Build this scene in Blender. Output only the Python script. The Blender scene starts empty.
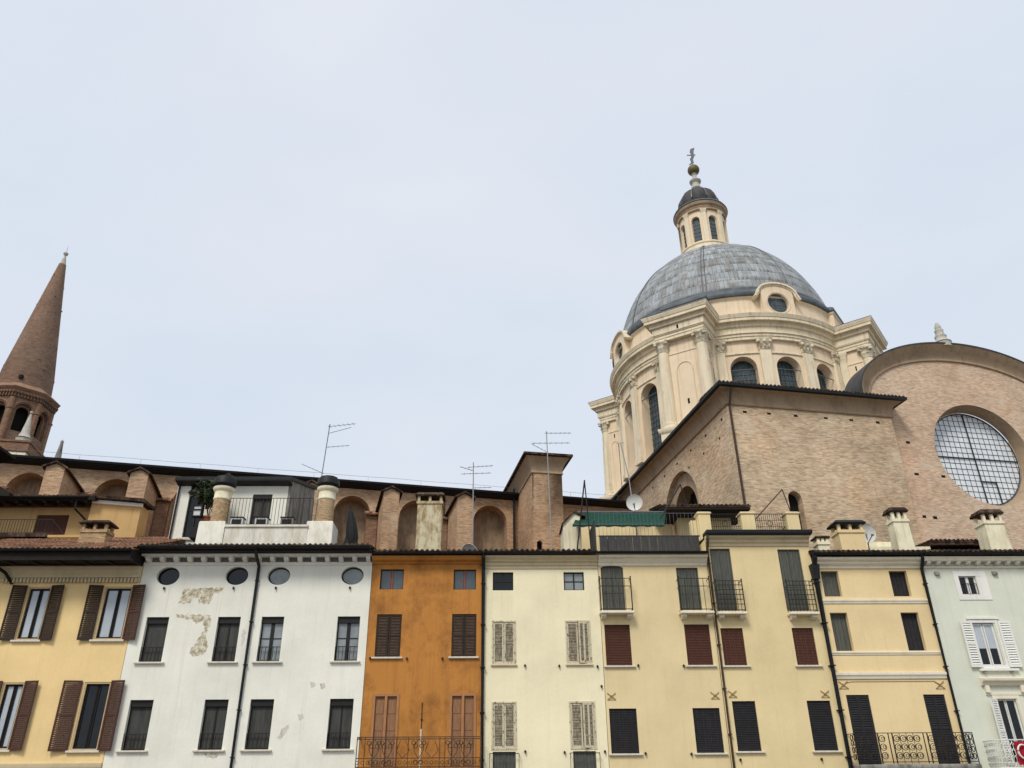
import bpy, bmesh, math, random
from mathutils import Matrix, Vector
random.seed(7)
S = bpy.context.scene
COL = S.collection
R = math.radians
PI = math.pi

# ------------------------------------------------------------------ camera
cam_data = bpy.data.cameras.new('camera')
cam = bpy.data.objects.new('camera', cam_data)
COL.objects.link(cam)
S.camera = cam
cam_data.sensor_width = 36.0
cam_data.lens = 790.0 * 36.0 / 1024.0
cam_data.clip_start = 0.1
cam_data.clip_end = 3000
_up = Vector((498.6 - 512, 1524.0, -790.0)).normalized()      # world up seen from the camera
_f = Vector((0, 0, -1))
_y = (_f - _f.dot(_up) * _up).normalized()
_x = _y.cross(_up)
cam.matrix_world = Matrix.Translation((0, 0, 1.6)) @ Matrix((_x, _y, _up)).to_4x4()

# ------------------------------------------------------------------ overcast sky and a very soft sun
W = bpy.data.worlds.new('World')
S.world = W
W.use_nodes = True
nt = W.node_tree
nt.nodes.clear()
SUN_EL, SUN_AZ = 48, 205          # azimuth clockwise from north (+Y)
o_ = nt.nodes.new('ShaderNodeOutputWorld')
sky = nt.nodes.new('ShaderNodeTexSky'); sky.sky_type = 'NISHITA'; sky.sun_disc = False
sky.sun_elevation = R(SUN_EL); sky.sun_rotation = R(SUN_AZ)
bg1 = nt.nodes.new('ShaderNodeBackground'); bg1.inputs[1].default_value = 0.09
nt.links.new(sky.outputs[0], bg1.inputs[0])
tc = nt.nodes.new('ShaderNodeTexCoord')
mp = nt.nodes.new('ShaderNodeMapping'); mp.inputs['Scale'].default_value = (1.5, 1.5, 3.2)
nz = nt.nodes.new('ShaderNodeTexNoise'); nz.inputs['Scale'].default_value = 1.4; nz.inputs['Detail'].default_value = 5
cr = nt.nodes.new('ShaderNodeValToRGB')
cr.color_ramp.elements[0].position = 0.3; cr.color_ramp.elements[0].color = (0.695, 0.775, 0.885, 1)
cr.color_ramp.elements[1].position = 0.72; cr.color_ramp.elements[1].color = (0.810, 0.845, 0.920, 1)
bg2 = nt.nodes.new('ShaderNodeBackground'); bg2.inputs[1].default_value = 1.0
mx = nt.nodes.new('ShaderNodeMixShader'); mx.inputs[0].default_value = 0.9
nt.links.new(tc.outputs['Generated'], mp.inputs[0]); nt.links.new(mp.outputs[0], nz.inputs[0])
nt.links.new(nz.outputs[0], cr.inputs[0]); nt.links.new(cr.outputs[0], bg2.inputs[0])
nt.links.new(bg1.outputs[0], mx.inputs[1]); nt.links.new(bg2.outputs[0], mx.inputs[2])
nt.links.new(mx.outputs[0], o_.inputs[0])
sd = bpy.data.lights.new('sun', 'SUN'); sd.energy = 2.25; sd.angle = R(18); sd.color = (1.0, 0.945, 0.87)
so = bpy.data.objects.new('sun', sd); COL.objects.link(so)
_d = Vector((math.sin(R(SUN_AZ)) * math.cos(R(SUN_EL)), math.cos(R(SUN_AZ)) * math.cos(R(SUN_EL)), math.sin(R(SUN_EL))))
so.rotation_euler = _d.to_track_quat('Z', 'Y').to_euler()
S.view_settings.view_transform = 'Standard'
S.view_settings.look = 'None'
S.view_settings.exposure = 0.06
S.view_settings.gamma = 1.0
S.render.engine = 'CYCLES'
S.cycles.max_bounces = 5
S.cycles.diffuse_bounces = 3

# ------------------------------------------------------------------ materials
def srgb(r, g, b):
    f = lambda c: (c / 255 / 12.92) if c / 255 <= 0.04045 else ((c / 255 + 0.055) / 1.055) ** 2.4
    return (f(r), f(g), f(b))

class N:
    """small node-graph helper around one material"""
    def __init__(s, name, rough=0.85, metal=0.0, spec=0.3):
        s.m = bpy.data.materials.new(name); s.m.use_nodes = True
        s.t = s.m.node_tree; s.b = s.t.nodes['Principled BSDF']
        s.b.inputs['Roughness'].default_value = rough; s.b.inputs['Metallic'].default_value = metal
        s.b.inputs['Specular IOR Level'].default_value = spec
        s.co = s.t.nodes.new('ShaderNodeTexCoord')
    def vec(s, scale=(1, 1, 1), loc=(0, 0, 0), uv=False):
        m = s.t.nodes.new('ShaderNodeMapping'); m.inputs['Scale'].default_value = scale; m.inputs['Location'].default_value = loc
        s.t.links.new(s.co.outputs['UV' if uv else 'Object'], m.inputs[0]); return m.outputs[0]
    def noise(s, v, scale, detail=5, rough=0.55):
        n = s.t.nodes.new('ShaderNodeTexNoise'); n.inputs['Scale'].default_value = scale
        n.inputs['Detail'].default_value = detail; n.inputs['Roughness'].default_value = rough
        s.t.links.new(v, n.inputs['Vector']); return n.outputs[0]
    def ramp(s, f, stops):
        r = s.t.nodes.new('ShaderNodeValToRGB'); e = r.color_ramp.elements
        while len(e) < len(stops): e.new(0.5)
        for i, (p, c) in enumerate(stops):
            e[i].position = p
            e[i].color = (c, c, c, 1) if isinstance(c, (int, float)) else (*c, 1)
        s.t.links.new(f, r.inputs[0]); return r.outputs[0]
    def mix(s, f, a, b, mode='MIX'):
        m = s.t.nodes.new('ShaderNodeMix'); m.data_type = 'RGBA'; m.blend_type = mode
        for i, val in ((0, f), (6, a), (7, b)):
            if isinstance(val, bpy.types.NodeSocket): s.t.links.new(val, m.inputs[i])
            elif i == 0: m.inputs[0].default_value = val
            else: m.inputs[i].default_value = (val, val, val, 1) if isinstance(val, (int, float)) else (*val, 1)
        return m.outputs[2]
    def bricks(s, v, c1, c2, mortar, w, h, ms, offset=0.5, bias=0.0):
        n = s.t.nodes.new('ShaderNodeTexBrick'); n.inputs['Scale'].default_value = 1.0
        n.inputs['Brick Width'].default_value = w; n.inputs['Row Height'].default_value = h
        n.inputs['Mortar Size'].default_value = ms; n.inputs['Bias'].default_value = bias; n.offset = offset
        n.inputs['Color1'].default_value = (*c1, 1); n.inputs['Color2'].default_value = (*c2, 1); n.inputs['Mortar'].default_value = (*mortar, 1)
        n.inputs['Mortar Smooth'].default_value = 0.3
        s.t.links.new(v, n.inputs['Vector']); return n.outputs[0]
    def bump(s, f, strength=0.3, dist=0.02):
        b = s.t.nodes.new('ShaderNodeBump'); b.inputs['Strength'].default_value = strength; b.inputs['Distance'].default_value = dist
        s.t.links.new(f, b.inputs['Height']); s.t.links.new(b.outputs[0], s.b.inputs['Normal'])
    def done(s, c):
        if isinstance(c, bpy.types.NodeSocket): s.t.links.new(c, s.b.inputs['Base Color'])
        else: s.b.inputs['Base Color'].default_value = (*c, 1)
        return s.m

def sc(c, k): return tuple(min(1, x * k) for x in c)

def stucco(name, c, stain=None, amt=0.25, seed=0, streak=0.16, blot=0.62):
    n = N(name, 0.92, spec=0.15); L = (seed * 13.7, seed * 5.1, seed * 3.3)
    stain = stain or sc(c, 0.6)
    base = n.ramp(n.noise(n.vec(loc=L), 0.55, 6, 0.6), [(0.3, sc(c, 0.90)), (0.55, c), (0.75, sc(c, 1.06))])
    st = n.ramp(n.noise(n.vec((2.6, 2.6, 0.10), L), 1.3, 5, 0.6), [(0.52, 0.0), (0.75, streak)])
    base = n.mix(st, base, stain)
    bl = n.ramp(n.noise(n.vec((1, 1, 0.8), L), 0.75, 9, 0.72), [(blot, 0.0), (blot + 0.18, amt)])
    base = n.mix(bl, base, stain)
    s2 = n.ramp(n.noise(n.vec((7, 7, 0.22), (L[2], L[0], L[1])), 1.0, 5, 0.65), [(0.56, 0.0), (0.74, 0.2)])
    base = n.mix(s2, base, sc(stain, 0.85))
    lt = n.ramp(n.noise(n.vec((0.9, 0.9, 1.3), (L[1], L[2], L[0])), 0.5, 7, 0.7), [(0.56, 0.0), (0.66, 0.22)])
    base = n.mix(lt, base, sc(c, 1.1))
    fine = n.noise(n.vec(loc=L), 14, 4, 0.6)
    base = n.mix(1.0, base, n.ramp(fine, [(0.3, 0.97), (0.7, 1.02)]), 'MULTIPLY')
    n.bump(fine, 0.18, 0.02)
    return n.done(base)

def brickwall(name, c, seed=0, pale=None, w=0.28, h=0.085, k=1.0):
    n = N(name, 0.93, spec=0.12); L = (seed * 9.1, seed * 4.3, seed * 2.9)
    pale = pale or sc(c, 1.35)
    br = n.bricks(n.vec(uv=True), sc(c, 0.74), sc(c, 1.2), sc(c, 1.22), w, h, 0.011)
    big = n.ramp(n.noise(n.vec(loc=L), 0.22, 7, 0.62), [(0.3, 0.76), (0.5, 1.0), (0.7, 1.16)])
    co = n.mix(1.0, br, big, 'MULTIPLY')
    crs = n.ramp(n.noise(n.vec((1.3, 8.0, 1), L, uv=True), 1.5, 6, 0.72), [(0.32, 1 - 0.40 * k), (0.5, 1.0), (0.68, 1 + 0.24 * k)])
    co = n.mix(1.0, co, crs, 'MULTIPLY')
    hue = n.ramp(n.noise(n.vec(loc=(L[1], L[0], L[2])), 0.16, 5, 0.6), [(0.36, (1.03, 0.965, 0.92)), (0.5, (1, 1, 1)), (0.64, (0.98, 1.02, 1.04))])
    co = n.mix(1.0, co, hue, 'MULTIPLY')
    rpr = n.ramp(n.noise(n.vec((0.7, 1.2, 1), (L[2], L[1], 0), uv=True), 0.5, 8, 0.75), [(0.60, 0.0), (0.63, 0.5)])
    co = n.mix(rpr, co, sc(c, 0.78))
    pt = n.ramp(n.noise(n.vec((1, 1, 1.6), (L[1], L[2], L[0])), 0.5, 9, 0.74), [(0.52, 0.0), (0.66, 0.7)])
    co = n.mix(pt, co, pale)
    dk = n.ramp(n.noise(n.vec((3.0, 3.0, 0.35), L), 0.9, 6, 0.7), [(0.58, 0.0), (0.74, 0.42)])
    co = n.mix(dk, co, sc(c, 0.52))
    sp = n.ramp(n.noise(n.vec((2.2, 5, 1), L, uv=True), 1.6, 2), [(0.70, 0.0), (0.73, 0.65)])
    co = n.mix(sp, co, sc(c, 0.45))
    n.bump(n.noise(n.vec((3, 9, 1), uv=True), 2.0, 5, 0.7), 0.5, 0.05)
    return n.done(co)

def plain(name, c, rough=0.6, var=0.15, metal=0.0, scale=6, spec=0.3, stretch=(1, 1, 1)):
    n = N(name, rough, metal, spec)
    return n.done(n.ramp(n.noise(n.vec(stretch), scale, 5, 0.65), [(0.3, sc(c, 1 - var)), (0.7, sc(c, 1 + var))]))

def peeling(name, paint, wood, seed=0, lo=0.5):
    n = N(name, 0.9, spec=0.1)
    f = n.ramp(n.noise(n.vec((3, 3, 1.2), (seed, seed, seed)), 5, 6, 0.7), [(lo - 0.04, 0.0), (lo + 0.04, 1.0)])
    return n.done(n.mix(f, n.mix(n.noise(n.vec((20, 20, 2)), 3, 3), sc(wood, 0.6), sc(wood, 1.3)), paint))

def tiles(name, c):
    n = N(name, 0.9, spec=0.15)
    br = n.bricks(n.vec(uv=True), sc(c, 0.4), sc(c, 1.9), sc(c, 0.25), 0.24, 0.34, 0.006, 0.0)
    l = n.ramp(n.noise(n.vec(), 1.6, 7, 0.7), [(0.52, 0.0), (0.66, 0.7)])
    co = n.mix(l, br, srgb(120, 108, 84))
    d = n.ramp(n.noise(n.vec(loc=(4, 5, 6)), 2.4, 5, 0.7), [(0.5, 0.0), (0.64, 0.65)])
    return n.done(n.mix(d, co, sc(c, 0.25)))

def lead(name):
    n = N(name, 0.6, 0.0, 0.4)
    br = n.bricks(n.vec(uv=True), srgb(128, 131, 130), srgb(158, 164, 166), srgb(104, 102, 98), 0.36, 1.3, 0.02, 0.5)
    big = n.ramp(n.noise(n.vec((0.35, 0.8, 1), uv=True), 0.7, 6, 0.65), [(0.34, 0.72), (0.5, 1.0), (0.68, 1.18)])
    co = n.mix(1.0, br, big, 'MULTIPLY')
    sep = n.t.nodes.new('ShaderNodeSeparateXYZ'); n.t.links.new(n.co.outputs['UV'], sep.inputs[0])
    def math_(op, a, b):
        m = n.t.nodes.new('ShaderNodeMath'); m.operation = op
        for i, v in enumerate((a, b)):
            if isinstance(v, bpy.types.NodeSocket): n.t.links.new(v, m.inputs[i])
            else: m.inputs[i].default_value = v
        return m.outputs[0]
    row = math_('FRACT', math_('DIVIDE', sep.outputs[1], 1.3), 0.0)
    edge = n.ramp(row, [(0.0, 1.0), (0.45, 0.0), (0.95, 0.0), (1.0, 1.0)])
    drip = n.ramp(n.noise(n.vec((4.5, 0.5, 1), uv=True), 1.0, 4, 0.7), [(0.44, 0.0), (0.56, 1.0)])
    f = math_('MULTIPLY', edge, drip)
    co = n.mix(math_('MULTIPLY', f, 0.95), co, srgb(74, 66, 58))
    st = n.ramp(n.noise(n.vec((1.2, 0.22, 1), uv=True), 1.0, 7, 0.7), [(0.5, 0.0), (0.66, 0.75)])
    co = n.mix(st, co, srgb(104, 94, 80))
    lg = n.ramp(n.noise(n.vec((0.4, 1.1, 1), (7, 3, 0), uv=True), 0.9, 6, 0.7), [(0.54, 0.0), (0.66, 0.6)])
    co = n.mix(lg, co, srgb(176, 184, 188))
    n.bump(br, 0.4, 0.05)
    return n.done(co)

def grid_glass(name, c):
    n = N(name, 0.25, 0, 0.5)
    return n.done(n.ramp(n.noise(n.vec(), 1.6, 4, 0.6), [(0.3, sc(c, 0.9)), (0.7, sc(c, 1.04))]))

def stained_plaster(name, c, dirt, seed=0):
    n = N(name, 0.93, spec=0.12); L = (seed, seed * 2, seed * 3)
    f = n.ramp(n.noise(n.vec((1, 1, 0.45), L), 2.2, 8, 0.7), [(0.44, 0.0), (0.60, 0.85)])
    co = n.mix(f, c, dirt)
    g = n.ramp(n.noise(n.vec((5, 5, 0.4), L), 1.1, 5, 0.7), [(0.55, 0.0), (0.72, 0.6)])
    n.bump(n.noise(n.vec(), 12, 4), 0.3, 0.02)
    return n.done(n.mix(g, co, sc(dirt, 0.5)))

M = {}
M['ochre'] = stucco('ochre stucco', srgb(238, 208, 150), srgb(200, 160, 106), 0.2, 1)
M['white'] = stucco('white stucco', srgb(234, 232, 218), srgb(178, 172, 152), 0.22, 2, 0.12, 0.66)
M['orange'] = stucco('orange stucco', srgb(190, 130, 66), srgb(116, 74, 42), 0.6, 3, 0.4, 0.48)
M['cream'] = stucco('cream stucco', srgb(240, 230, 194), srgb(206, 190, 146), 0.2, 4, 0.12)
M['yellow'] = stucco('yellow stucco', srgb(226, 206, 160), srgb(192, 168, 120), 0.2, 5, 0.12)
M['yellow2'] = stucco('warm yellow stucco', srgb(226, 206, 158), srgb(192, 166, 116), 0.2, 6, 0.12)
M['band'] = stucco('peach yellow stucco', srgb(231, 207, 158), srgb(198, 168, 118), 0.15, 7, 0.1)
M['green'] = stucco('pale green stucco', srgb(216, 218, 200), srgb(172, 174, 152), 0.3, 8, 0.2)
M['trim'] = stucco('pale trim plaster', srgb(232, 223, 200), srgb(172, 158, 132), 0.3, 9, 0.3, 0.58)
M['trimtan'] = stucco('tan trim plaster', srgb(206, 190, 156), srgb(150, 132, 100), 0.3, 10, 0.3, 0.58)
M['trimwhite'] = stucco('white trim plaster', srgb(232, 230, 222), srgb(180, 176, 160), 0.25, 11, 0.2, 0.6)
M['rearochre'] = stucco('weathered ochre plaster', srgb(198, 164, 112), srgb(150, 112, 68), 0.4, 12, 0.35, 0.56)
M['parapet'] = stained_plaster('stained white parapet', srgb(228, 224, 210), srgb(204, 198, 178), 3)
M['greywall'] = stained_plaster('grey weathered plaster', srgb(150, 146, 138), srgb(96, 92, 86), 5)
M['mottled'] = stained_plaster('mottled chimney plaster', srgb(206, 196, 164), srgb(146, 118, 78), 8)
M['chimcream'] = stained_plaster('cream chimney plaster', srgb(234, 226, 196), srgb(216, 206, 174), 11)
def bare_patch():
    n = N('bare old plaster', 0.95, spec=0.1)
    f = n.ramp(n.noise(n.vec(), 5.5, 9, 0.75), [(0.38, srgb(142, 124, 100)), (0.46, srgb(178, 169, 146)), (0.54, srgb(206, 200, 180)), (0.60, srgb(232, 229, 216))])
    br = n.bricks(n.vec(uv=True), (0.9, 0.86, 0.8), (1.05, 1.0, 0.95), (1.1, 1.1, 1.08), 0.26, 0.075, 0.012)
    n.bump(n.noise(n.vec(), 9, 6, 0.7), 0.6, 0.03)
    return n.done(n.mix(0.6, f, n.mix(1.0, f, br, 'MULTIPLY')))
M['patch'] = bare_patch()
M['gap_shade'] = stucco('painted grey gap shade', srgb(118, 114, 106), None, 0.2, 31)  # grey that paints in the shade between the white house's modillions
M['slatbrown'] = plain('faded shutter slats', srgb(84, 68, 56), 0.85, 0.3, 0, 5, stretch=(1, 1, 3))
M['glassblue'] = plain('blue grey glass', srgb(78, 88, 92), 0.12, 0.25, 0, 1.5, 0.5)
M['brick'] = brickwall('nave brick', srgb(178, 147, 117), 1, srgb(202, 178, 150))
M['brickpale'] = brickwall('pale weathered brick', srgb(192, 168, 139), 2, srgb(216, 200, 174))
M['brickgable'] = brickwall('smooth gable brick', srgb(197, 171, 146), 3, srgb(208, 188, 165), k=0.55)
M['brickred'] = brickwall('dark red brick', srgb(134, 106, 86), 4, srgb(154, 126, 104))
M['brickspire'] = brickwall('spire brick', srgb(124, 101, 85), 5, srgb(140, 118, 100))
M['brickchim'] = brickwall('chimney brick', srgb(168, 144, 112), 6, srgb(206, 190, 160), 0.25, 0.07)
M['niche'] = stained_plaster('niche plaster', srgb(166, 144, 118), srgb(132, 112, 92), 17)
M['cove'] = stucco('brown cornice plaster', srgb(172, 150, 124), srgb(112, 94, 76), 0.5, 13, 0.5, 0.5)
M['drum'] = stucco('drum plaster', srgb(233, 212, 182), srgb(172, 148, 116), 0.4, 14, 0.45)
M['stone'] = stucco('pale stone trim', srgb(230, 216, 187), srgb(132, 116, 94), 0.45, 15, 0.5, 0.54)
M['capital'] = stained_plaster('weathered capital stone', srgb(226, 216, 192), srgb(158, 144, 116), 20)
M['lead'] = lead('dome lead')
M['leaddark'] = plain('dark lead', srgb(66, 64, 62), 0.65, 0.4, 0, 1.5)
M['leadrim'] = plain('lead rim', srgb(88, 94, 98), 0.6, 0.4, 0, 1.2)
M['tile'] = tiles('terracotta roof tiles', srgb(134, 98, 78))
M['tiledark'] = tiles('dark mossy roof tiles', srgb(64, 50, 42))
M['gutter'] = plain('dark gutter metal', srgb(24, 26, 28), 0.55, 0.3, 0.1, 3)
M['pipe'] = plain('dark downpipe metal', srgb(38, 37, 35), 0.5, 0.3, 0.2, 3)
M['pipebrown'] = plain('brown downpipe metal', srgb(74, 58, 46), 0.5, 0.25, 0.2, 3)
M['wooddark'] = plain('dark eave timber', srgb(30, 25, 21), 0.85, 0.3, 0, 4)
M['shutbrown'] = plain('dark brown shutter wood', srgb(72, 44, 34), 0.65, 0.25, 0, 5, stretch=(4, 4, .6))
M['shutorange'] = plain('umber shutter wood', srgb(50, 37, 29), 0.75, 0.35, 0, 6, stretch=(4, 4, .6))
M['shutpeel'] = peeling('peeling grey shutter', srgb(204, 194, 166), srgb(126, 114, 94), 1, 0.42)
M['slatpeel'] = peeling('weathered grey slats', srgb(152, 142, 120), srgb(124, 114, 98), 3, 0.5)
M['shutred'] = plain('burgundy roller shutter', srgb(84, 52, 40), 0.8, 0.15, 0, 8)
M['shutblack'] = plain('near black shutter', srgb(40, 38, 40), 0.7, 0.25, 0, 5)
M['shutgreen'] = plain('grey green door wood', srgb(86, 87, 80), 0.8, 0.35, 0, 5, stretch=(6, 6, .5))
M['shutwhite'] = plain('white painted shutter', srgb(226, 226, 218), 0.6, 0.06, 0, 6)
M['doortan'] = plain('pale brown door wood', srgb(166, 118, 76), 0.75, 0.18, 0, 6, stretch=(4, 4, .5))
M['doorpanel'] = plain('sun bleached door panel', srgb(142, 104, 74), 0.75, 0.25, 0, 6, stretch=(4, 4, .5))
M['frame'] = plain('dark window frame', srgb(28, 26, 25), 0.55, 0.2)
M['framered'] = plain('red brown mullion', srgb(150, 74, 48), 0.6, 0.2)
M['framewhite'] = plain('white window frame', srgb(222, 222, 216), 0.5, 0.05)
M['beige'] = plain('beige window casing', srgb(190, 168, 130), 0.8, 0.12)
M['glass'] = plain('dark glass', srgb(16, 20, 23), 0.08, 0.5, 0, 1.5, 0.4)
M['screen'] = plain('grey insect screen', srgb(64, 64, 61), 0.75, 0.45, 0, 2.2, stretch=(2.5, 2.5, .35))
M['glassgrey'] = plain('grey glass', srgb(134, 140, 141), 0.12, 0.25, 0, 1.5, 0.6)
M['curtain'] = plain('pale curtain behind glass', srgb(176, 184, 190), 0.12, 0.12, 0, 1.5, 0.6)
M['glassteal'] = plain('old teal leaded glass', srgb(62, 76, 80), 0.25, 0.45, 0, 2.5, 0.5)
M['glasspale'] = grid_glass('pale leaded glass', srgb(226, 231, 234))  # whitish glass, with reflected sky brightness put into its colour too
M['iron'] = plain('dark wrought iron', srgb(42, 38, 34), 0.6, 0.3, 0.2)
M['irontan'] = plain('rusty wrought iron', srgb(84, 64, 42), 0.7, 0.3, 0.1)
M['ironwhite'] = plain('white painted iron', srgb(214, 216, 208), 0.6, 0.08)
M['sill'] = plain('pale stone sill', srgb(208, 202, 186), 0.85, 0.15, 0, 8)
M['anchor'] = plain('brass coloured anchor plate', srgb(150, 122, 66), 0.6, 0.25)
M['dark'] = plain('dark opening', srgb(22, 19, 17), 0.9, 0.2)
M['cloth'] = plain('green awning cloth', srgb(0, 58, 42), 0.85, 0.22, 0, 4, stretch=(1, 1, .4))
M['panel'] = plain('grey slate coloured panel', srgb(60, 60, 60), 0.75, 0.35, 0, 3, stretch=(3, 3, .6))
M['dish'] = plain('off white dish', srgb(208, 208, 202), 0.5, 0.06)
M['pale_alu'] = plain('pale aluminium', srgb(150, 150, 148), 0.5, 0.1)
M['alu'] = plain('grey aluminium', srgb(104, 106, 110), 0.45, 0.15, 0.4)
M['patchpale'] = stained_plaster('scuffed plaster', srgb(212, 208, 196), srgb(186, 178, 158), 23)
M['gold'] = plain('dull gilded bronze', srgb(104, 93, 62), 0.6, 0.3, 0.3)
M['marble'] = plain('pale marble', srgb(178, 174, 162), 0.85, 0.2, 0, 3)
M['leaf'] = plain('dark green leaf', srgb(50, 64, 34), 0.6, 0.45, 0, 9)
M['pot'] = plain('terracotta pot', srgb(140, 86, 60), 0.85, 0.15)
M['canvas'] = plain('black canvas', srgb(36, 36, 38), 0.85, 0.25)
M['boxwhite'] = plain('white plastic box', srgb(200, 202, 200), 0.6, 0.06)
M['banner'] = plain('crimson cloth', srgb(156, 22, 40), 0.8, 0.12)
M['lettering'] = plain('white lettering', srgb(232, 224, 216), 0.8, 0.04)
M['paving'] = plain('piazza paving', srgb(108, 103, 96), 0.9, 0.18, 0, 0.6)

# ------------------------------------------------------------------ mesh helpers
class MB:
    def __init__(s): s.v = []; s.f = []; s.T = None; s.uvs = None
    def _a(s, p):
        p = Vector(p)
        if s.T is not None: p = s.T @ p
        s.v.append(p); return len(s.v) - 1
    def poly(s, *pts): s.f.append([s._a(p) for p in pts])
    def box(s, x0, x1, y0, y1, z0, z1):
        i = [s._a(p) for p in ((x0, y0, z0), (x1, y0, z0), (x1, y1, z0), (x0, y1, z0), (x0, y0, z1), (x1, y0, z1), (x1, y1, z1), (x0, y1, z1))]
        for q in ((0, 1, 5, 4), (1, 2, 6, 5), (2, 3, 7, 6), (3, 0, 4, 7), (4, 5, 6, 7), (3, 2, 1, 0)): s.f.append([i[k] for k in q])
    def tube(s, path, r, n=6, closed=False):
        P = [Vector(p) for p in path]; rings = []
        for k, p in enumerate(P):
            a = P[k - 1] if (k > 0 or closed) else p; b = P[(k + 1) % len(P)] if (k < len(P) - 1 or closed) else p
            d = (b - a).normalized(); u = d.cross(Vector((0, 0, 1)))
            if u.length < 1e-3: u = d.cross(Vector((1, 0, 0)))
            u.normalize(); w = u.cross(d); rr = r[k] if isinstance(r, (list, tuple)) else r
            rings.append([s._a(p + (u * math.cos(2 * PI * j / n + PI / n) + w * math.sin(2 * PI * j / n + PI / n)) * rr) for j in range(n)])
        K = len(rings)
        for k in range(K if closed else K - 1):
            A, B = rings[k], rings[(k + 1) % K]
            for j in range(n): s.f.append([A[j], A[(j + 1) % n], B[(j + 1) % n], B[j]])
        if not closed: s.f.append(rings[0][::-1]); s.f.append(rings[-1])
    def lathe(s, prof, n=32, a0=0, a1=360, c=(0, 0), cap=True, wob=None):
        full = abs(a1 - a0) >= 359.9; m = n if full else n + 1; rings = []
        for r, z in prof:
            ring = []
            for j in range(m):
                t = R(a0 + (a1 - a0) * j / n); rr = r * (wob(j, z) if wob else 1)
                ring.append(s._a((c[0] + rr * math.cos(t), c[1] + rr * math.sin(t), z)))
            rings.append(ring)
        for A, B in zip(rings, rings[1:]):
            for j in range(n):
                q = (j + 1) % m; s.f.append([A[j], A[q], B[q], B[j]])
        if cap and full: s.f.append(rings[0][::-1]); s.f.append(rings[-1])
    def prof(s, x0, x1, pts):
        a = [s._a((x0, y, z)) for y, z in pts]; b = [s._a((x1, y, z)) for y, z in pts]; n = len(pts)
        for k in range(n): s.f.append([a[k], a[(k + 1) % n], b[(k + 1) % n], b[k]])
        s.f.append(a[::-1]); s.f.append(b)
    def extr(s, pts, y0, y1):
        a = [s._a((x, y0, z)) for x, z in pts]; b = [s._a((x, y1, z)) for x, z in pts]; n = len(pts)
        for k in range(n): s.f.append([a[k], a[(k + 1) % n], b[(k + 1) % n], b[k]])
        s.f.append(a[::-1]); s.f.append(b)
    def loft(s, x0, x1, y0, y1, prof):
        rings = [[s._a(p) for p in ((x0 - o, y0 - o, z), (x1 + o, y0 - o, z), (x1 + o, y1 + o, z), (x0 - o, y1 + o, z))] for o, z in prof]
        for A, B in zip(rings, rings[1:]):
            for j in range(4): s.f.append([A[j], A[(j + 1) % 4], B[(j + 1) % 4], B[j]])
        s.f.append(rings[0][::-1]); s.f.append(rings[-1])
    def build(s, name, m, parent=None, off=(0, 0, 0), angle=35, uv='box', kind=None, label=None):
        me = bpy.data.meshes.new(name); o3 = Vector(off)
        me.from_pydata([tuple(p - o3) for p in s.v], [], s.f); me.update()
        bm = bmesh.new(); bm.from_mesh(me); bmesh.ops.remove_doubles(bm, verts=bm.verts, dist=0.0004)
        bmesh.ops.recalc_face_normals(bm, faces=bm.faces)
        L = bm.loops.layers.uv.new('UVMap')
        for f in bm.faces:
            n = f.normal; h = Vector((-n.y, n.x, 0))
            for l in f.loops:
                p = l.vert.co
                if callable(uv): l[L].uv = uv(p, f)
                elif h.length < 0.35: l[L].uv = (p.x, p.y)
                else: l[L].uv = (p.dot(h.normalized()), p.z)
        bm.to_mesh(me); bm.free()
        me.shade_smooth(); me.set_sharp_from_angle(angle=R(angle))
        me.materials.append(M[m] if isinstance(m, str) else m)
        ob = bpy.data.objects.new(name, me); COL.objects.link(ob)
        if parent is not None: ob.parent = parent
        if kind: ob['kind'] = kind
        if label: ob['label'] = label
        return ob

def thing(name, label, cat, loc=(0, 0, 0), rz=0.0, group=None):
    e = bpy.data.objects.new(name, None); COL.objects.link(e); e.empty_display_size = 0.3
    e.location = loc; e.rotation_euler = (0, 0, rz); e['label'] = label; e['category'] = cat
    if group: e['group'] = group
    return e

def outline(sh, x0, x1, z0, z1, n=32):
    cx, cz = (x0 + x1) / 2, (z0 + z1) / 2; rx, rz = (x1 - x0) / 2, (z1 - z0) / 2
    if sh == 'r': return [(x0, z0), (x1, z0), (x1, z1), (x0, z1)]
    if sh == 'e': return [(cx + rx * math.cos(2 * PI * k / n), cz + rz * math.sin(2 * PI * k / n)) for k in range(n)]
    return [(x0, z0), (x1, z0)] + [(cx + rx * math.cos(PI * k / 16), z1 - rx + rx * math.sin(PI * k / 16)) for k in range(17)]

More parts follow.
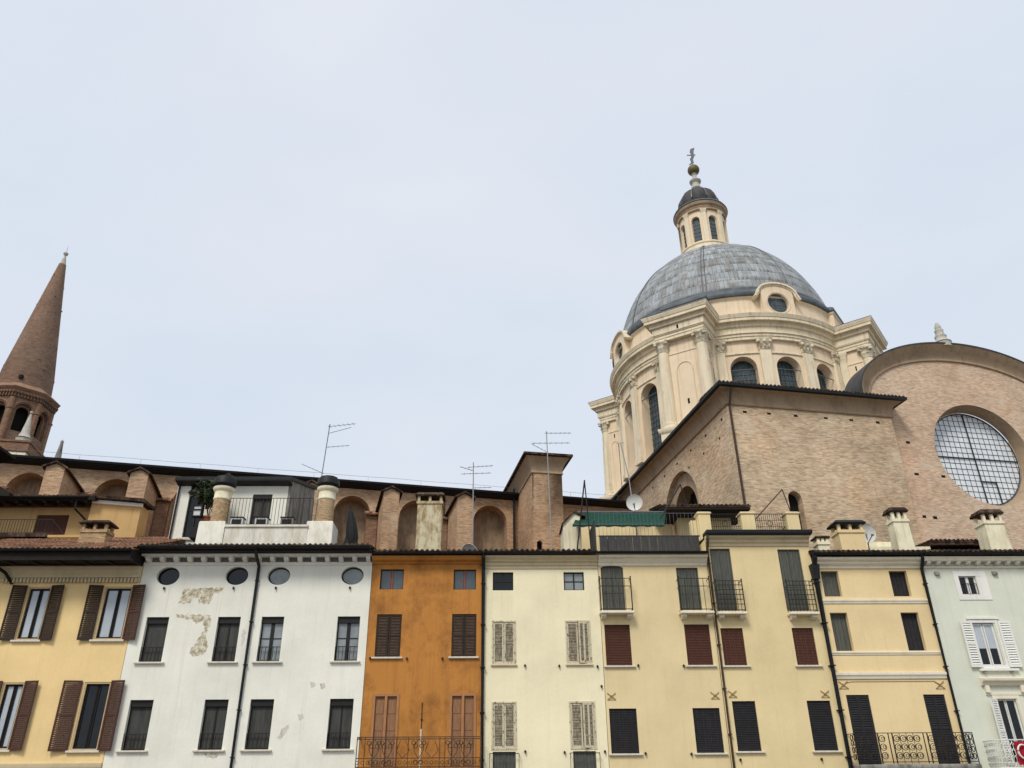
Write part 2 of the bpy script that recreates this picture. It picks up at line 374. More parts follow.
def holed(mb, x0, x1, z0, z1, holes, fn=lambda x, y, z: (x, y, z), xc=(), zc=()):
    """sheet at y=0 facing -y with true openings and their reveals; hole = (shape, x0, x1, z0, z1, depth)"""
    xs = sorted({round(v, 4) for v in [x0, x1, *xc] + [h[1] for h in holes] + [h[2] for h in holes] if x0 - 1e-6 <= v <= x1 + 1e-6})
    zs = sorted({round(v, 4) for v in [z0, z1, *zc] + [h[3] for h in holes] + [h[4] for h in holes] if z0 - 1e-6 <= v <= z1 + 1e-6})
    for a, b in zip(xs, xs[1:]):
        for c, d in zip(zs, zs[1:]):
            mx_, mz_ = (a + b) / 2, (c + d) / 2
            if any(h[1] < mx_ < h[2] and h[3] < mz_ < h[4] for h in holes): continue
            mb.poly(fn(a, 0, c), fn(b, 0, c), fn(b, 0, d), fn(a, 0, d))
    for sh, a, b, c, d, dep in holes:
        ol = outline(sh, a, b, c, d)
        if sh != 'r':
            cx = (a + b) / 2; rx = (b - a) / 2
            if sh == 'e': cz = (c + d) / 2; rz = (d - c) / 2; arc = ol + [ol[0]]
            else: cz = d - rx; rz = rx; arc = ol[2:] if abs(ol[2][1] - ol[1][1]) > -1 else ol
            def q(p):
                ux, uz = (p[0] - cx) / rx, (p[1] - cz) / rz; k = 1 / max(abs(ux), abs(uz), 1e-9)
                return (cx + ux * k * rx, cz + uz * k * rz)
            for p1, p2 in zip(arc, arc[1:]):
                q1, q2 = q(p1), q(p2); pts = [p1, q1]
                if abs(q1[0] - q2[0]) > 1e-6 and abs(q1[1] - q2[1]) > 1e-6:
                    pts.append((cx + math.copysign(rx, p1[0] + p2[0] - 2 * cx), cz + math.copysign(rz, p1[1] + p2[1] - 2 * cz)))
                pts += [q2, p2]; cl = []
                for p in pts:
                    if not cl or (abs(p[0] - cl[-1][0]) + abs(p[1] - cl[-1][1])) > 1e-5: cl.append(p)
                if (abs(cl[0][0] - cl[-1][0]) + abs(cl[0][1] - cl[-1][1])) < 1e-5: cl.pop()
                if len(cl) > 2: mb.poly(*[fn(p[0], 0, p[1]) for p in cl])
        n = len(ol)
        for k in range(n):
            p, r_ = ol[k], ol[(k + 1) % n]
            mb.poly(fn(p[0], 0, p[1]), fn(r_[0], 0, r_[1]), fn(r_[0], dep, r_[1]), fn(p[0], dep, p[1]))

def sheet(mb, sh, x0, x1, z0, z1, y, fn=lambda x, y, z: (x, y, z)):
    mb.poly(*[fn(px, y, pz) for px, pz in outline(sh, x0, x1, z0, z1)])

def tile_roof(mb, x0, x1, y0, z0, y1, z1, pitch=0.22, course=0.36, amp=0.055):
    """wavy barrel tiles from the eave (y0,z0) up to (y1,z1), over a thin deck"""
    ln = math.hypot(y1 - y0, z1 - z0); nc = max(1, int(ln / course)); nu = max(2, int((x1 - x0) / pitch)); pu = (x1 - x0) / nu
    prof_ = [(0, 0), (.12, .55), (.3, 1), (.5, 1), (.62, .55), (.74, 0), (.87, -.35)]
    us = [(x0 + (k + f) * pu, h) for k in range(nu) for f, h in prof_] + [(x1, 0)]
    jit = [random.uniform(-.02, .02) for _ in range(nu + 1)]
    for c in range(nc):
        t0, t1 = c / nc, (c + 1.12) / nc; rows = []
        for t, up in ((t0, .03), (min(t1, 1), 0)):
            rows.append([mb._a((u, y0 + (y1 - y0) * t + (jit[k // 7] if up else 0), z0 + (z1 - z0) * t + .05 + h * amp + up)) for k, (u, h) in enumerate(us)])
        for k in range(len(us) - 1): mb.f.append([rows[0][k], rows[0][k + 1], rows[1][k + 1], rows[1][k]])
        low = [mb._a((u, y0 + (y1 - y0) * t0 + jit[k // 7], z0 + (z1 - z0) * t0 + .02 + h * amp * .6)) for k, (u, h) in enumerate(us)]
        for k in range(len(us) - 1): mb.f.append([low[k], low[k + 1], rows[0][k + 1], rows[0][k]])
    mb.prof(x0, x1, [(y0, z0 - .03), (y0, z0 + .012), (y1, z1 + .012), (y1, z1 - .03)])

def scroll(mb, cx, cz, r, y, rad=0.012):
    mb.tube([(cx + r * math.cos(2 * PI * k / 12), y, cz + r * math.sin(2 * PI * k / 12)) for k in range(12)], rad, 4, True)

# ------------------------------------------------------------------ ground
g = MB(); g.poly((-900, -700, 0), (900, -700, 0), (900, 1500, 0), (-900, 1500, 0))
g.build('ground', 'paving', kind='structure')
# ------------------------------------------------------------------ the row of houses
YAW = R(1.5)
def fac(u, dy=0): return (u * math.cos(YAW) - dy * math.sin(YAW), 34 + u * math.sin(YAW) + dy * math.cos(YAW), 0)

class House:
    def __init__(s, name, label, u0, u1, top, wall, depth=8.0, dy=0.0, cat='house', z0=0.0):
        s.u0, s.u1, s.top, s.wall, s.depth, s.dy, s.z0 = u0, u1, top, wall, depth, dy, z0
        s.root = thing(name, label, cat, fac(u0), YAW); s.holes = []
    def P(s, name, mb, m, parent=None, **k): return mb.build(name, m, parent or s.root, off=(s.u0, 0, 0), **k)
    def finish(s):
        w = MB(); d = s.dy
        holed(w, s.u0, s.u1, s.z0, s.top, s.holes, fn=lambda x, y, z: (x, y + d, z))
        e = d + s.depth
        w.poly((s.u0, d, s.z0), (s.u0, e, s.z0), (s.u0, e, s.top), (s.u0, d, s.top)); w.poly((s.u1, d, s.z0), (s.u1, e, s.z0), (s.u1, e, s.top), (s.u1, d, s.top))
        w.poly((s.u0, e, s.z0), (s.u1, e, s.z0), (s.u1, e, s.top), (s.u0, e, s.top))
        return s.P('wall', w, s.wall)

def leaf(mb, u0, u1, z0, z1, y, st=.07, step=.075, t=.045, mid=True, what=3):
    """louvred shutter leaf: stiles, rails and tilted slats"""
    if what & 1: mb.box(u0, u0 + st, y, y + t, z0, z1); mb.box(u1 - st, u1, y, y + t, z0, z1)
    rails = [(z0, z0 + st * 1.3), (z1 - st * 1.2, z1)]
    if mid: rails.insert(1, ((z0 + z1) / 2 - st * .5, (z0 + z1) / 2 + st * .5))
    for a, b in rails if what & 1 else (): mb.box(u0 + st, u1 - st, y + .002, y + t - .002, a, b)
    for (a, b), (c, d) in zip(rails, rails[1:]) if what & 2 else ():
        n = max(1, int((c - b) / step))
        for k in range(n):
            z = b + (c - b) * (k + .1) / n; h = (c - b) / n
            mb.prof(u0 + st, u1 - st, [(y + .004, z), (y + .034, z + h * .74), (y + .042, z + h * .74), (y + .014, z)])

def bars(mb, u0, u1, z0, z1, y, step=.12, r=.011, top=.018):
    mb.tube([(u0, y, z1), (u1, y, z1)], top, 4); mb.tube([(u0, y, z0), (u1, y, z0)], r, 4)
    n = max(1, round((u1 - u0) / step))
    for k in range(n + 1):
        u = u0 + (u1 - u0) * k / n; mb.tube([(u, y, z0), (u, y, z1)], r, 4)

def frame_bars(mb, u0, u1, z0, z1, y, w=.055, t=.05, mull=(), trans=()):
    mb.box(u0, u0 + w, y, y + t, z0, z1); mb.box(u1 - w, u1, y, y + t, z0, z1)
    mb.box(u0 + w, u1 - w, y, y + t, z0, z0 + w); mb.box(u0 + w, u1 - w, y, y + t, z1 - w, z1)
    for m_ in mull: mb.box(m_ - w / 2, m_ + w / 2, y - .004, y + t, z0 + w, z1 - w)
    for z in trans: mb.box(u0 + w, u1 - w, y + .004, y + t - .004, z - w / 3, z + w / 3)

def sill(H, win, u0, u1, z, out=.09, h=.07, m='sill', ext=.1):
    b = MB(); b.loft(u0 - ext, u1 + ext, -out, .02, [(0, z - h), (.012, z - h + .012), (.012, z - .012), (0, z)]); return H.P('sill', b, m, win)

def shut_window(H, u0, u1, z0, z1, m, y=.05, n=2, step=.075, framemat=None, withsill=True, st=.07, gapy=0.0, dep=.16):
    """closed louvred shutters filling the opening"""
    H.holes.append(('r', u0, u1, z0, z1, dep))
    f = MB(); frame_bars(f, u0 - .004, u1 + .004, z0 - .004, z1 + .004, dep - .05, .06)
    w = H.P('window', f, framemat or m)
    b = MB(); b.box(u0 + .03, u1 - .03, dep - .01, dep + .015, z0 + .03, z1 - .03); H.P('backing', b, 'dark', w)
    for k in range(n):
        a = u0 + (u1 - u0) * k / n + .008; c = u0 + (u1 - u0) * (k + 1) / n - .008
        b = MB(); leaf(b, a, c, z0 + .012, z1 - .012, y, st, step, what=1); H.P('shutter', b, m, w); b = MB(); leaf(b, a, c, z0 + .012, z1 - .012, y, st, step, what=2); H.P('slats', b, 'slatbrown', w)
    if withsill: sill(H, w, u0, u1, z0)
    return w

def roof(H, y0, z0, y1, z1, m='tile', u0=None, u1=None, amp=.055):
    b = MB(); tile_roof(b, H.u0 if u0 is None else u0, H.u1 if u1 is None else u1, y0, z0, y1, z1, amp=amp); return H.P('roof', b, m)

def gutter(H, y, z, r=.085, u0=None, u1=None):
    a, c = (H.u0 if u0 is None else u0), (H.u1 if u1 is None else u1)
    b = MB(); pts = [(y + r * math.cos(PI + PI * k / 8), z + r * math.sin(PI + PI * k / 8)) for k in range(9)]
    b.prof(a, c, pts + [(y + r * .8, z), (y - r * .8, z)]); n = int((c - a) / 1.4)
    for k in range(n + 1): b.box(a + (c - a) * (k + .3) / (n + .6) - .015, a + (c - a) * (k + .3) / (n + .6) + .015, y - r - .008, y - r + .03, z - .05, z + .012)
    return H.P('gutter', b, 'gutter')

def downpipe(H, u, top, y0, r=.06, m='pipe', hop=None, z0=0.0, y=-.09):
    b = MB(); path = [(u, y0, top)] + ([(u, y0, top - .15), (u, y - .02, top - .55)] if abs(y0 - y) > .05 else []) + [(u, y, top - .7), (u, y, z0)]
    b.tube(path, r, 8)
    z = top - 1.2
    while z > z0 + 1: b.box(u - r - .012, u + r + .012, y - r - .008, -.002, z, z + .035); z -= 1.7
    if hop: b.loft(u - hop, u + hop, y - hop, y + hop, [(-.02, top - 1.05), (0, top - .8), (.03, top - .5), (.03, top - .42)])
    return H.P('downpipe', b, m)

def cornice(H, pts, m, u0=None, u1=None, name='cornice'):
    b = MB(); b.prof((H.u0 if u0 is None else u0) + .003, (H.u1 if u1 is None else u1) - .003, pts); return H.P(name, b, m)

def chimney(H, u0, u1, y0, y1, z0, z1, m, capm='tiledark', capz=.5, lean=0, over=.12, slots=True, label=None):
    b = MB(); b.loft(u0, u1, y0, y1, [(0, z0), (-lean, z1 - .16), (-lean + .05, z1 - .14), (-lean + .05, z1)])
    c = H.P('chimney', b, m, label=label)
    k = MB(); L = -lean
    if slots:
        n = 3; w = .13
        for i in range(n):
            u = u0 - L + (u1 - u0 + 2 * L - w) * i / (n - 1)
            for yy in (y0 - L, y1 + L - w): k = MB(); k.box(u, u + w, yy, yy + w, z1, z1 + capz * .55); H.P('vent_block', k, m, c)
    p = MB(); zz = z1 + (capz * .55 if slots else 0)
    p.loft(u0, u1, y0, y1, [(over + L, zz), (over + L + .03, zz + .06), (over * .2 + L, zz + capz * .4), (-.05 + L, zz + capz * .45)])
    H.P('cap', p, capm, c)
    return c

def anchor(H, u, z, s=.17):
    b = MB()
    for sg in (1, -1): b.tube([(u - s, -.03, z - sg * s * .75), (u + s, -.03, z + sg * s * .75)], .014, 4)
    b.tube([(u - s, -.022, z - s * .75), (u + s, -.022, z - s * .75)], .009, 4)
    b.box(u - .03, u + .03, -.055, -.002, z - .03, z + .03)
    H.P('wall_anchor', b, 'anchor')

def hook(H, u, z):
    b = MB(); b.box(u - .04, u + .04, -.07, -.002, z - .02, z + .03); b.box(u - .02, u + .02, -.09, -.06, z - .07, z + .05); H.P('shutter_hook', b, 'iron')

# ---- ochre house, far left
H = House('ochre_house', 'ochre house with open dark brown shutters and a deep timber eave, beside the white house', -24.5, -15.87, 10.44, 'ochre', 8)
for u0, u1, z0, z1, sh, pm in ((-20.47, -19.5, 7.33, 9.5, ((-21.08, -20.5), (-19.47, -18.9)), 'curtain'), (-17.28, -16.12, 7.33, 9.5, ((-17.9, -17.33), (-16.09, -15.90)), 'curtain'),
                               (-20.42, -19.58, 3.24, 5.7, ((-21.1, -20.45), (-19.55, -19.02)), 'curtain'), (-17.22, -16.17, 3.2, 5.7, ((-18.0, -17.3), (-16.14, -15.90)), 'glass')):
    H.holes.append(('r', u0, u1, z0, z1, .22))
    f = MB(); frame_bars(f, u0 - .004, u1 + .004, z0 - .004, z1 + .004, .02, .07, .05); w = H.P('window', f, 'beige')
    f = MB(); a, c = u0 + .06, u1 - .06; mid = (a + c) / 2 + .02
    frame_bars(f, a, mid, z0 + .06, z1 - .06, .12, .075, .05); frame_bars(f, mid, c, z0 + .06, z1 - .06, .12, .075, .05); H.P('sash', f, 'frame', w)
    f = MB(); f.box(a, c, .155, .18, z0 + .06, z1 - .06); H.P('pane', f, pm, w)
    sill(H, w, u0, u1, z0, .1, .08)
    for i, (s0, s1) in enumerate(sh):
        f = MB(); wd = .57 if i else s1 - s0
        f.T = Matrix.Translation((s1 if i == 0 else s0, -.03, 0)) @ Matrix.Rotation(R(8 if i == 0 else -11), 4, 'Z')
        if i == 0: leaf(f, -wd, 0, z0 - .02, z1 + .05, -.05)
        else: leaf(f, 0, wd, z0 - .02, z1 + .05, -.05)
        H.P('shutter', f, 'shutorange' if (z0 > 6 and u0 < -18) or (i == 0 and z0 > 6) else 'shutbrown', w)
cornice(H, [(0, 9.7), (-.06, 9.7), (-.06, 9.84), (-.16, 9.86), (-.16, 9.98), (-.22, 10.04), (-.28, 10.14), (-.28, 10.2), (-.36, 10.24), (-.36, 10.3), (0, 10.32)], 'trimtan')
b = MB(); n = 38
for k in range(n): u = -21.6 + 5.7 * k / n; b.box(u, u + .085, -.15, -.058, 9.66, 9.835)
H.P('dentil_course', b, 'trimtan')
cornice(H, [(0, 2.6), (-.05, 2.6), (-.07, 2.7), (-.07, 2.76), (0, 2.78)], 'trimtan', name='string_course')
b = MB(); b.prof(H.u0, -15.9, [(-1.3, 10.36), (-1.3, 10.74), (.3, 11.1), (.3, 10.36)])
for k in range(9):
    u = -24.2 + k * 1.03; b.prof(u, u + .14, [(-1.27, 10.28), (-1.27, 10.359), (-.37, 10.359), (-.37, 10.30)])
b.box(H.u0, -15.9, -1.305, -1.26, 10.3, 10.36)
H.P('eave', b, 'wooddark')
gutter(H, -1.4, 10.74, .1)
roof(H, -1.3, 10.78, 6.5, 13.5)
b = MB(); b.tube([(-21.95, -1.1, 10.45), (-21.4, -.35, 10.0), (-21.18, -.06, 9.62)], .07, 6); H.P('eave_strut', b, 'wooddark')
chimney(H, -19.5, -18.25, 1.0, 1.8, 11.1, 12.32, 'brickchim', 'tiledark', .45, .06, .12)
H.finish()

# ---- white house
H = House('white_house', 'white stuccoed house with a row of four round attic windows and patches of bare plaster', -15.85, -6.1, 10.8, 'white', 8)
for zi, (z0, z1) in enumerate(((6.45, 8.24), (3.19, 5.02))):
    for i, (u0, u1) in enumerate(((-15.28, -14.36), (-12.34, -11.4), (-10.53, -9.6), (-7.38, -6.44))):
        H.holes.append(('r', u0, u1, z0, z1, .24)); clear = zi == 0 and i >= 2
        f = MB(); frame_bars(f, u0 - .004, u1 + .004, z0 - .004, z1 + .004, .17, .05, .05, mull=((u0 + u1) / 2,) if (clear or i % 2) else (), trans=((z0 + .52 * (z1 - z0)),) if clear else ())
        f.box(u0 + .01, u1 - .01, .09, .165, z1 - .25, z1 - .012)
        if clear: f.box((u0 + u1) / 2 - .07, (u0 + u1) / 2 + .07, .16, .19, z0 + .05, z1 - .05)
        w = H.P('window', f, 'frame')
        f = MB(); f.box(u0 + .03, u1 - .03, .2, .225, z0 + .03, z1 - .03); H.P('pane', f, 'glassgrey' if clear else 'screen', w)
        f = MB(); bars(f, u0 + .01, u1 - .01, z0 + .06, z0 + .58, .05, .15, .015, .02); H.P('window_rail', f, 'iron', w)
        sill(H, w, u0, u1, z0, .1, .07, 'sill', .13)
for i, u in enumerate((-14.74, -11.83, -10.05, -6.92)):
    H.holes.append(('e', u - .48, u + .48, 9.56, 10.34, .26))
    f = MB(); f.tube([(u + .46 * math.cos(2 * PI * k / 28), .2, 9.95 + .37 * math.sin(2 * PI * k / 28)) for k in range(28)], .035, 6, True); w = H.P('round_window', f, 'frame')
    f = MB(); sheet(f, 'e', u - .478, u + .478, 9.562, 10.338, .23); H.P('pane', f, 'glassgrey' if i > 1 else 'glass', w)  # right two panes paler: sky reflection put into the glass colour
    hook(H, u - .05, 9.42)
cornice(H, [(0, 10.40), (-.05, 10.40), (-.07, 10.47), (-.07, 10.52), (0, 10.53)], 'trimwhite', name='string_course')
cornice(H, [(0, 10.531), (-.03, 10.531), (-.03, 10.715), (0, 10.715)], 'gap_shade', name='gap_shade')  # added strip, coloured like the shade in the modillion gaps
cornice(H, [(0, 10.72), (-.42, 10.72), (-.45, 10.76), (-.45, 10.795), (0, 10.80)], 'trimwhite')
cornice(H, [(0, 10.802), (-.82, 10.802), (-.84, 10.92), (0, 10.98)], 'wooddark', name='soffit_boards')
n = 17
for k in range(n):
    u = -15.6 + 9.35 * k / (n - 1); b = MB(); b.prof(u - .085, u + .085, [(-.001, 10.5), (-.24, 10.51), (-.36, 10.58), (-.38, 10.715), (0, 10.715)]); H.P('modillion', b, 'trimwhite')
gutter(H, -.94, 10.98, .11)
roof(H, -.82, 11.0, 7.5, 12.3, 'tiledark')
downpipe(H, -10.92, 10.9, -.88, .065, 'gutter')
def patch(H, cx, cz, pts, m='patch'):
    b = MB(); p = []
    for (x, z), (x2, z2) in zip(pts, pts[1:] + pts[:1]):
        ln = math.hypot(x2 - x, z2 - z); nx_, nz_ = (z2 - z) / ln, -(x2 - x) / ln; am = min(.05, .1 * ln); m_ = max(4, int(ln / .05))
        for k in range(m_): t = k / m_; g_ = am * (math.sin(k * 1.3 + x * 9) * .6 + random.uniform(-.5, .5)) * min(1, 4 * t, 4 * (1 - t)); p.append((cx + x + (x2 - x) * t + nx_ * g_, cz + z + (z2 - z) * t + nz_ * g_))
    b.extr(p, -.005, -.0004); H.P('bare_plaster_patch', b, m)
patch(H, -13.3, 9.1, [(-.65, .3), (1.0, .36), (.9, .18), (.6, .1), (.5, -.33), (.05, -.3), (0, -.08), (-.25, -.1), (-.3, -.3), (-.8, -.3)])
patch(H, -13.3, 7.6, [(-.8, .75), (.62, .72), (.7, .45), (.55, -.1), (.75, -.55), (.6, -.85), (.2, -.95), (0, -.78), (.25, -.3), (.48, .1), (.35, .5), (.1, .35), (-.1, .55), (-.75, .62)])
patch(H, -11.2, 7.4, [(-.07, .3), (.06, .35), (.07, -.2), (-.03, -.35)], 'patchpale')
for x, z in ((-8.16, 5.55), (-7.75, 5.5), (-8.5, 4.35)): patch(H, x, z, [(-.1, .1), (.1, .12), (.12, -.06), (-.04, -.12)], 'patchpale')
patch(H, -9.1, 3.8, [(-.2, -.2), (-.05, .15), (.2, .28), (.12, .0), (-.08, -.25)], 'patchpale')
patch(H, -11.7, 3.0, [(-.35, .06), (.2, .08), (.15, -.08), (-.25, -.05)])
# set-back attic storey with its terrace, two round chimneys
AT = MB(); AH = [('r', -12.92, -11.95, 12.6, 15.02, .2), ('r', -16.08, -15.28, 12.82, 15.5, .2)]
holed(AT, -16.72, -11.2, 10.9, 15.72, AH, fn=lambda x, y, z: (x, y + 4, z))
AT.poly((-16.72, 4, 10.9), (-16.72, 8, 10.9), (-16.72, 8, 16.8), (-16.72, 4, 15.72))
att = H.P('attic_storey', AT, 'white')
b = MB(); b.prof(-11.19, -11.08, [(4.0, 10.9), (9.1, 10.9), (9.1, 17.1), (4.0, 15.75)]); H.P('side_wall', b, 'greywall', att)
b = MB(); b.prof(-16.74, -11.0, [(3.5, 15.62), (3.5, 15.78), (9.3, 17.36), (9.3, 17.16)]); b.prof(-16.73, -11.02, [(3.5, 15.58), (3.5, 15.64), (4.0, 15.66), (4.0, 15.45)]); H.P('roof', b, 'gutter', att)
b = MB(); b.tube([(-16.6, 3.9, 15.6), (-16.62, 3.92, 11.2)], .05, 6); H.P('downpipe', b, 'pipe', att)
f = MB(); frame_bars(f, -12.92, -11.95, 12.6, 15.02, 4.1, .08, .05, mull=(-12.43,), trans=(13.9,)); f.box(-12.9, -11.97, 4.02, 4.1, 14.8, 15.0); H.P('door', f, 'frame', att)
f = MB(); f.box(-12.88, -11.99, 4.15, 4.18, 12.65, 14.98); H.P('door_pane', f, 'screen', att)
f = MB(); frame_bars(f, -16.08, -15.28, 12.82, 15.5, 4.1, .06, .05, mull=(-15.68,), trans=(14.2,)); H.P('window', f, 'frame', att)
f = MB(); f.box(-16.06, -15.3, 4.15, 4.18, 12.84, 15.48); H.P('pane', f, 'glass', att)
f = MB(); f.box(-16.3, -15.1, 3.9, 4.0, 12.68, 12.78); H.P('sill', f, 'sill', att)
b = MB(); b.box(-13.18, -9.42, 1.5, 1.7, 10.9, 12.56); b.box(-13.2, -9.4, 1.43, 1.74, 12.56, 12.66); b.box(-13.1, -9.4, 1.75, 4.0, 12.3, 12.4); ter = H.P('terrace_parapet', b, 'parapet')
f = MB(); bars(f, -13.2, -9.3, 12.72, 13.98, 1.6, .155, .012, .018); H.P('railing', f, 'iron', ter)
for u0, u1, lab in ((-14.45, -13.2, 'round brick chimney rising beside the potted shrub'), (-9.52, -8.26, 'pale round chimney with a dark cap under the tallest aerial')):
    b = MB(); b.loft(u0, u1, 1.5, 2.9, [(0, 10.9), (-.03, 12.8), (-.06, 12.86)]); c = H.P('chimney_base', b, 'parapet')
    um = (u0 + u1) / 2 + .06; b = MB(); b.lathe([(.40, 12.8), (.385, 14.07), (.38, 14.12)], 20, c=(um, 2.2)); H.P('chimney_shaft', b, 'brickchim', c, label=lab)
    b = MB(); b.lathe([(.385, 14.04), (.42, 14.08), (.42, 14.14), (.40, 14.18), (.40, 14.44), (.47, 14.52), (.5, 14.58), (.5, 14.66), (.42, 14.68)], 20, c=(um, 2.2)); H.P('collar', b, 'chimcream', c)
    b = MB(); b.lathe([(.36, 14.66), (.46, 14.72), (.52, 14.82), (.5, 15.08), (.42, 15.2), (.2, 15.28), (.05, 15.3)], 20, c=(um, 2.2), wob=lambda j, z: 1 + .04 * (j % 2)); H.P('cap', b, 'gutter', c)
H.finish()

# ---- orange house
H = House('orange_house', 'narrow weathered orange house with a wrought iron balcony along its lower floor', -6.08, -1.3, 10.5, 'orange', 8)
for u0, u1, z0, z1 in ((-5.72, -4.72, 9.36, 10.22), (-2.58, -1.62, 9.34, 10.2)):
    H.holes.append(('r', u0, u1, z0, z1, .2)); f = MB(); frame_bars(f, u0 - .004, u1 + .004, z0 - .004, z1 + .004, .12, .04, .05); w = H.P('window', f, 'frame')
    f = MB(); m_ = (u0 + u1) / 2; f.box(m_ - .022, m_ + .022, .1, .15, z0, z1); f.box(m_ - .075, m_ - .06, .1, .15, z0, z1); H.P('mullion', f, 'framered', w)
    f = MB(); f.box(u0 + .02, u1 - .02, .15, .17, z0 + .02, z1 - .02); H.P('pane', f, 'glassblue', w)
for u0, u1 in ((-5.74, -4.7), (-2.6, -1.58)): shut_window(H, u0, u1, 6.6, 8.32, 'shutorange', .03, 2, .06)
for u0, u1 in ((-5.62, -4.68), (-2.55, -1.6)):
    H.holes.append(('r', u0, u1, 2.42, 5.13, .12)); f = MB(); frame_bars(f, u0 - .06, u1 + .06, 2.42, 5.2, -.03, .1, .1, mull=((u0 + u1) / 2,)); w = H.P('balcony_door', f, 'doortan')
    f = MB(); m_ = (u0 + u1) / 2
    for a, c in ((u0 + .03, m_ - .04), (m_ + .04, u1 - .03)):
        f.box(a, c, .07, .1, 2.45, 5.1)
        for k in range(4): z = 2.6 + k * .62; f.box(a + .05, c - .05, .055, .07, z, z + .5)
    H.P('door_panel', f, 'doorpanel', w)
cornice(H, [(0, 10.42), (-.08, 10.44), (-.12, 10.5), (-.3, 10.55), (-.42, 10.7), (0, 10.74)], 'orange')
gutter(H, -.52, 10.82, .09); roof(H, -.46, 10.84, 7, 12.3, 'tiledark')
b = MB(); b.loft(-6.08, -1.3, -.85, 0, [(0, 2.22), (.02, 2.3), (.02, 2.38), (0, 2.42)]); bal = H.P('balcony', b, 'trimtan')
f = MB(); y = -.82; zt, zb = 3.55, 2.52
for z in (zt, zt - .07, zb, zb + .3): f.tube([(-6.05, y, z), (-1.33, y, z)], .024, 4)
for u in (-6.05, -5.75, -4.55, -4.1, -2.9, -2.7, -1.62, -1.33): f.tube([(u, y, 2.42), (u, y, zt)], .022, 4)
for u in (-6.05, -1.33): f.tube([(u, y, zt), (u, 0, zt)], .024, 4); f.tube([(u, y, zb), (u, 0, zb)], .02, 4)
for u in (-5.4, -4.9, -3.7, -2.4, -1.9):
    for sg in (-1, 1):
        f.tube([(u + sg * (.02 + .16 * math.sin(t * PI / 8) ), y, zb + .32 + .62 * t / 8) for t in range(9)], .02, 4); scroll(f, u + sg * .12, zb + .72, .075, y, .02); scroll(f, u + sg * .2, zt - .2, .07, y, .02); scroll(f, u + sg * .1, zb + .16, .08, y, .02)
for u in (-4.3, -3.2):
    for sg in (-1, 1): f.tube([(u, y, zb + .3), (u + sg * .25, y, zb + .55), (u + sg * .1, y, zt - .12)], .018, 4)
k_ = -6.0
while k_ < -1.4: scroll(f, k_, zb + .15, .06, y, .015); k_ += .2
H.P('railing', f, 'irontan', bal)
b = MB(); b.box(-3.715, -3.685, -.03, -.002, 3.9, 4.85); b.box(-3.74, -3.66, -.045, -.03, 4.2, 4.26); H.P('wall_anchor', b, 'iron')
b = MB(); b.box(-3.73, -3.68, -.03, -.002, 2.45, 3.88); H.P('conduit', b, 'sill')
for u, z in ((-6 + .1, 6.55), (-4.4, 6.53), (-2.95, 6.53)): hook(H, u, z)
downpipe(H, -1.3, 10.75, -.45, .085, 'gutter', y=-.11)
H.finish()

# ---- cream house
H = House('cream_house', 'pale cream house with peeling grey shutters between the orange and the yellow house', -1.28, 3.64, 10.7, 'cream', 8)
for u0, u1 in ((-.9, -.02), (2.15, 3.03)):
    H.holes.append(('r', u0, u1, 9.3, 10.08, .2)); f = MB(); frame_bars(f, u0 - .004, u1 + .004, 9.296, 10.084, .12, .05, .05, mull=((u0 + u1) / 2,), trans=(9.69,)); w = H.P('window', f, 'frame')
    f = MB(); f.box(u0 + .02, u1 - .02, .15, .17, 9.32, 10.06); H.P('pane', f, 'glass' if u0 < 0 else 'glassgrey', w)
def peel_window(u0, u1, z0, z1, odd, sl):
    H.holes.append(('r', u0, u1, z0, z1, .14)); f = MB(); frame_bars(f, u0 - .05, u1 + .05, z0 - .04, z1 + .05, -.022, .06, .06); w = H.P('window', f, 'shutpeel')
    b = MB(); b.box(u0 + .03, u1 - .03, .12, .15, z0 + .03, z1 - .03); H.P('backing', b, 'dark', w)
    m_ = (u0 + u1) / 2
    for i, (a, c) in enumerate(((u0 + .012, m_ - .006), (m_ + .006, u1 - .012))):
        b = MB()
        if odd and i: b.T = Matrix.Translation((c, 0, 0)) @ Matrix.Rotation(R(16), 4, 'Z') @ Matrix.Translation((-c, 0, 0))
        b.box(a, a + .065, .01, .055, z0 + .01, z1 - .01); b.box(c - .065, c, .01, .055, z0 + .01, z1 - .01)
        for z in (z0 + .01, z1 - .09): b.box(a + .065, c - .065, .012, .053, z, z + .08)
        if odd and i:
            b.box((a + c) / 2 - .04, (a + c) / 2 + .04, .006, .058, z0 + .09, z1 - .09)
        s = H.P('shutter', b, 'shutpeel', w); k = MB(); n = int((z1 - z0) / .062)
        for j in range(n):
            z = z0 + .09 + (z1 - z0 - .18) * j / n; dz = random.uniform(-.012, .012); h = (z1 - z0) / n * 1.15
            if b.T is not None: k.T = b.T
            k.prof(a + .06, c - .06, [(.016 + random.uniform(-.006, .006), z + dz), (.045, z + h), (.052, z + h), (.028, z + dz)])
        H.P('slats', k, 'slatpeel', s)
    if sl: sill(H, w, u0, u1, z0 - .03, .07, .06, 'trimtan', .08)
for i, (u0, u1) in enumerate(((-.88, .02), (2.19, 3.14))): peel_window(u0, u1, 6.32, 7.99, i, True); peel_window(u0 + .03 * i, u1 + .03 * i, 3.16, 4.82, i, False)
